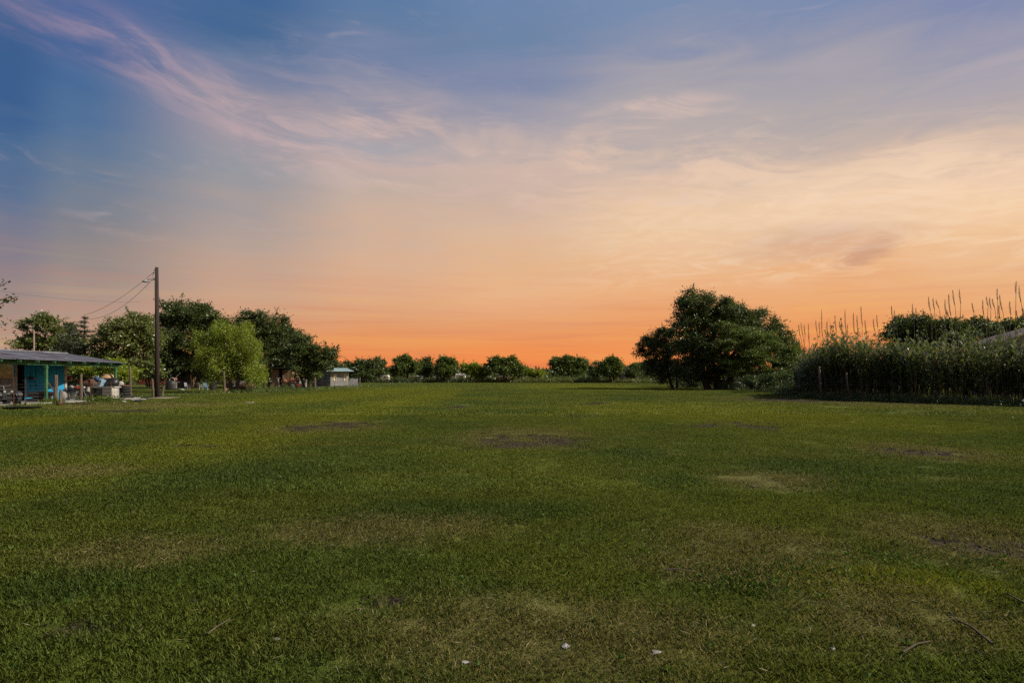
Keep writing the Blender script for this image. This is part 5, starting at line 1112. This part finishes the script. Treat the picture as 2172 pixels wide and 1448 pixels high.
lumpy('woodpile', 'brown brush pile with poles behind the steel post', 'brush pile', 508, 72, (3.6, 1.5, 1.1), M_RUST, 0, 64, amp=.3)
for k, (px, d, rz, tl, lb) in enumerate([(505, 70.5, .3, .55, 'long grey pole sloping over the brush pile'), (516, 70.8, -.4, .35, 'second pale pole crossing the brush pile'), (497, 71, .1, .8, 'short steep pole at the left of the brush pile')]):
    b = MB(); b.tube([(-1.4 + k * .3, 0, 0), (1.2, 0, 0)], .05, 6); o = b.build('pole', M_DRYSTK if k else M_GREY, None); o.location = (X(px, d), d, .75); o.rotation_euler = (0, -tl * .8 + k * .9, rz); tag(o, lb, 'pole')
# small red tractor with a white hood
d = 78; t = thing('garden_tractor', 'old red and white tractor parked under the ragged tree', 'tractor', (X(634, d), d, 0), R(15))
wheel(t, (-.7, -.5, .5), .5, .3, rimm=M_WHITE); wheel(t, (-.7, .5, .5), .5, .3, rimm=M_WHITE); wheel(t, (.75, -.4, .32), .32, .2, rimm=M_WHITE); wheel(t, (.75, .4, .32), .32, .2, rimm=M_WHITE)
b = MB(); b.box((.0, 0, .55), (1.7, .4, .25)); b.box((-.7, 0, .85), (.6, .8, .35)); b.build('body', M_RED, t)
b = MB(); b.box((.55, 0, .95), (.95, .5, .5)); b.build('hood', M_WHITE, t)
b = MB(); b.box((-.75, 0, 1.2), (.45, .5, .08)); b.box((-.98, 0, 1.4), (.07, .5, .4)); b.build('seat', M_RED, t)
b = MB(); b.tube([(.05, 0, 1.0), (-.2, 0, 1.45)], .03, 6); b.torus((-.22, 0, 1.46), .19, .022, Matrix.Rotation(R(-35), 3, 'Y'), n=16, m=6); b.build('steering_wheel', M_BLACK, t)
b = MB(); b.tube([(.8, .1, 1.2), (.8, .1, 1.75)], .035, 6); b.build('exhaust', M_RUST, t)
t = thing('tractor_canopy', 'pale flat sheet lying over crates beside the tractor', 'board', (X(632, 80), 80, 0)); b = MB(); b.box((0, 0, Z(803, 80)), (1.5, .8, .05), ry=R(3)); b.build('sheet', M_PAPER, t)
b = MB(); b.box((0, 0, .65), (1.2, .6, 1.3)); b.build('crate', M_RUST, t)
t = thing('appliance', 'tilted white water heater right of the tractor', 'water heater', (X(645, 77), 77, 0), 0); b = MB(); b.tube([(0, 0, 0), (.35, 0, 1.3), (.38, 0, 1.4)], [.28, .28, .1], 16); b.build('tank', M_WHITE, t, smooth=False); b = MB(); b.tube([(.42, 0, 1.35), (.5, 0, 1.6)], .03, 6); b.build('pipe', M_WIRE, t)
# junk below the right hand trees
lumpy('junk_heap', 'low grey and reddish junk heap behind the big trunk', 'junk', 1565, 76, (3.0, 1.5, 1.0), M_STONE, 0, 70, amp=.35)
lumpy('junk_heap', 'dark covered mound under the right hand trees', 'mound', 1615, 74, (3.6, 1.8, 1.6), M_PLAST, 0, 71, amp=.2)

# ------------------------------------------------------------------ litter, sticks and stones in the field
def litter(px, py, w_, label, m_=M_PAPER, nm='litter', k=0):
    d = D(py); x = X(px, d); s = w_ / F * d * .8; b = MB(); r_ = random.Random(px)
    n = 7; ring = [(s / 2 * r_.uniform(.7, 1.1) * math.cos(2 * PI * i / n), s / 2 * r_.uniform(.6, 1.1) * math.sin(2 * PI * i / n), r_.uniform(-.1, .12) * s) for i in range(n)]
    b.add([(0, 0, s * .16)] + ring + [(x_ * .9, y_ * .9, z_ - .004) for x_, y_, z_ in ring] + [(0, 0, s * .12)], [(0, 1 + i, 1 + (i + 1) % n) for i in range(n)] + [(1 + i, n + 1 + i, n + 1 + (i + 1) % n, 1 + (i + 1) % n) for i in range(n)] + [(2 * n + 1, n + 1 + (i + 1) % n, n + 1 + i) for i in range(n)])
    o = b.build(nm, m_, None); o.location = (x, d, H(x, d) + .010); return tag(o, label, 'litter' if nm == 'litter' else nm)
litter(596, 1010, 13, 'round white scrap of litter in the dark green grass left of centre')
litter(884, 1127, 12, 'crumpled pale scrap on the dry strip near the middle', M_TAN)
litter(459, 1143, 9, 'small white fleck at the left end of the dry strip')
litter(1036, 1066, 8, 'tiny pale scrap in the green grass at the centre')
litter(1931, 1004, 14, 'thin white scrap in the grass on the right')
litter(2052, 1014, 10, 'small pale scrap right of the thin white one')
litter(988, 1390, 24, 'pale crumpled leaf in the near grass at bottom centre')
litter(588, 1358, 16, 'dull grey scrap in the near grass left of bottom centre', M_STONE)
litter(1020 + 580, 1030 - 2, 26, 'loose pale straw patch in the middle of the right half', M_DRYSTK)
litter(2148, 886, 12, 'white scrap near the right edge before the reeds')
litter(2110, 884, 9, 'smaller pale scrap left of the one near the right edge')
litter(1766, 1368, 18, 'pale curled leaf in the near grass on the right')
litter(1597, 1318, 14, 'small pale leaf left of the curled one')
litter(1394, 1378, 30, 'pale bark flake in the grey dry grass at the bottom')
litter(1200, 1358, 26, 'flat light flake left of the bark flake')
litter(1364, 1126, 9, 'tiny white fleck right of the centre')
litter(1178, 1066, 7, 'tiny pale fleck in the middle distance')
litter(758, 822, 9, 'white scrap by the timber post right of the metal shed')
litter(437, 838, 8, 'white scrap in the grass near the leaning steel post')
def stick(pts, r0, label, m_=M_DRYSTK, twig=None):
    P = [(X(px, D(py)), D(py)) for px, py in pts]; x0, y0 = P[0]; t = thing('stick', label, 'stick', (x0, y0, H(x0, y0) + .02)); b = MB()
    n = len(P); b.tube([(x - x0, y - y0, .012 + .012 * math.sin(i * 2.1)) for i, (x, y) in enumerate(P)], [r0 * (1 - .6 * i / n) for i in range(n)], 6); b.build('stem', m_, t)
    if twig:
        b = MB(); Q = [(X(px, D(py)) - x0, D(py) - y0, .02) for px, py in twig]; b.tube(Q, [r0 * .5, r0 * .2][:len(Q)] if len(Q) == 2 else r0 * .4, 5); b.build('twig', m_, t)
stick([(2105, 1371), (2060, 1338), (2030, 1317), (2014, 1302)], .008, 'long thin stick lying in the near grass at the right', twig=[(2030, 1317), (2010, 1322)])
stick([(1915, 1384), (1945, 1370), (1975, 1357)], .006, 'short pale stick left of the long thin one')
stick([(1410, 1210), (1440, 1211), (1478, 1213)], .007, 'flat pale strip of cane lying right of centre')
stick([(440, 1362), (460, 1350), (488, 1326)], .006, 'thin straw stalk in the near grass at the left')
stick([(2172, 1285), (2140, 1270), (2130, 1262)], .007, 'thin bent twig at the right edge')
for k, (px0, px1, py, lb) in enumerate([(536, 566, 835, 'pale plank lying in the grass beside the steel posts'), (523, 537, 856, 'white strip lying in the grass right of the plank')]):
    d = D(py); o = MB().box((0, 0, .04), (X(px1, d) - X(px0, d), .2, .06)).build('plank', M_PLANK if k == 0 else M_PAPER, None); o.location = (X((px0 + px1) / 2, d), d, H(X(px0, d), d) + .01); tag(o, lb, 'plank')
# clods on the bare patches: nobody could count them
r = np.random.default_rng(9); b = MB()
for (cx, cy, rx, ry) in SOIL:
    n = int(min(420, 120 + rx * ry * 160))
    for k in range(n):
        a = r.uniform(0, 2 * PI); q = math.sqrt(r.random()) * .95; x, y = cx + rx * q * math.cos(a), cy + ry * q * math.sin(a); s = r.uniform(.006, .020) * (1 + cy / 26); z = H(x, y)
        b.v += [(x + s * r.uniform(.6, 1.3), y, z), (x, y + s * r.uniform(.6, 1.3), z), (x - s * r.uniform(.6, 1.3), y, z), (x, y - s * r.uniform(.6, 1.3), z), (x + r.uniform(-.3, .3) * s, y, z + s * r.uniform(.5, 1.2))]
        k0 = len(b.v) - 5; b.f += [(k0, k0 + 1, k0 + 4), (k0 + 1, k0 + 2, k0 + 4), (k0 + 2, k0 + 3, k0 + 4), (k0 + 3, k0, k0 + 4)]
b.build('soil_clods', mat('soil_clod', (.050, .038, .022), .98, scale=30, c2=(.012, .010, .007)), None, kind='stuff')

# dead straws lying through the turf, and low broad leaved weeds in the lush spots
r = np.random.default_rng(14); V = []
n = 16000; y = np.sqrt(r.random(n) * (15 ** 2 - 4) + 4); x = r.uniform(-.98, .98, n) * y; dr = fld(DRY, x, y, .7); k = r.random(n) < .16 + .84 * dr; x, y = x[k], y[k]; n = len(x)
a = r.uniform(0, 2 * PI, n); til = r.uniform(.0, .45, n); u = np.stack([np.cos(a) * np.cos(til), np.sin(a) * np.cos(til), np.sin(til)], 1); c = np.stack([x, y, height(x, y) + .018 + .02 * til], 1); l = r.uniform(.03, .10, n)
quads('dead_straws', leaf_quads(c, u, l, np.full(n, .0032), r), mat('dead_straw', (0.26, 0.215, 0.13), .9, scale=2, c2=(0.14, 0.11, 0.065)), kind='stuff')
V = []; n = 1500; y = np.sqrt(r.random(n * 6) * (13 ** 2 - 6) + 6); x = r.uniform(-.95, .95, n * 6) * y; q = fld([ell(1640, 1225, 360, 80), ell(1900, 1200, 260, 60), ell(420, 1240, 300, 60), ell(2120, 1190, 160, 30)], x, y, .6) + .03; k = r.random(n * 6) < q; x, y = x[k], y[k]
for xx, yy in zip(x, y):
    m = int(r.integers(6, 12)); a = r.uniform(0, 2 * PI, m); til = r.uniform(.25, 1.1, m); l = r.uniform(.018, .042, m)
    u = np.stack([np.cos(a) * np.cos(til), np.sin(a) * np.cos(til), np.sin(til)], 1); c = np.array([xx, yy, H(xx, yy) + .015])[None] + u * l[:, None] * .55; V.append(leaf_quads(c, u, l, l * .34, r))
quads('broadleaf_weeds', np.concatenate(V), leafmat('weed_leaf', (0.03, 0.07, 0.010), (0.085, 0.15, 0.022), 0.3, 0.6, 0.25), kind='stuff')
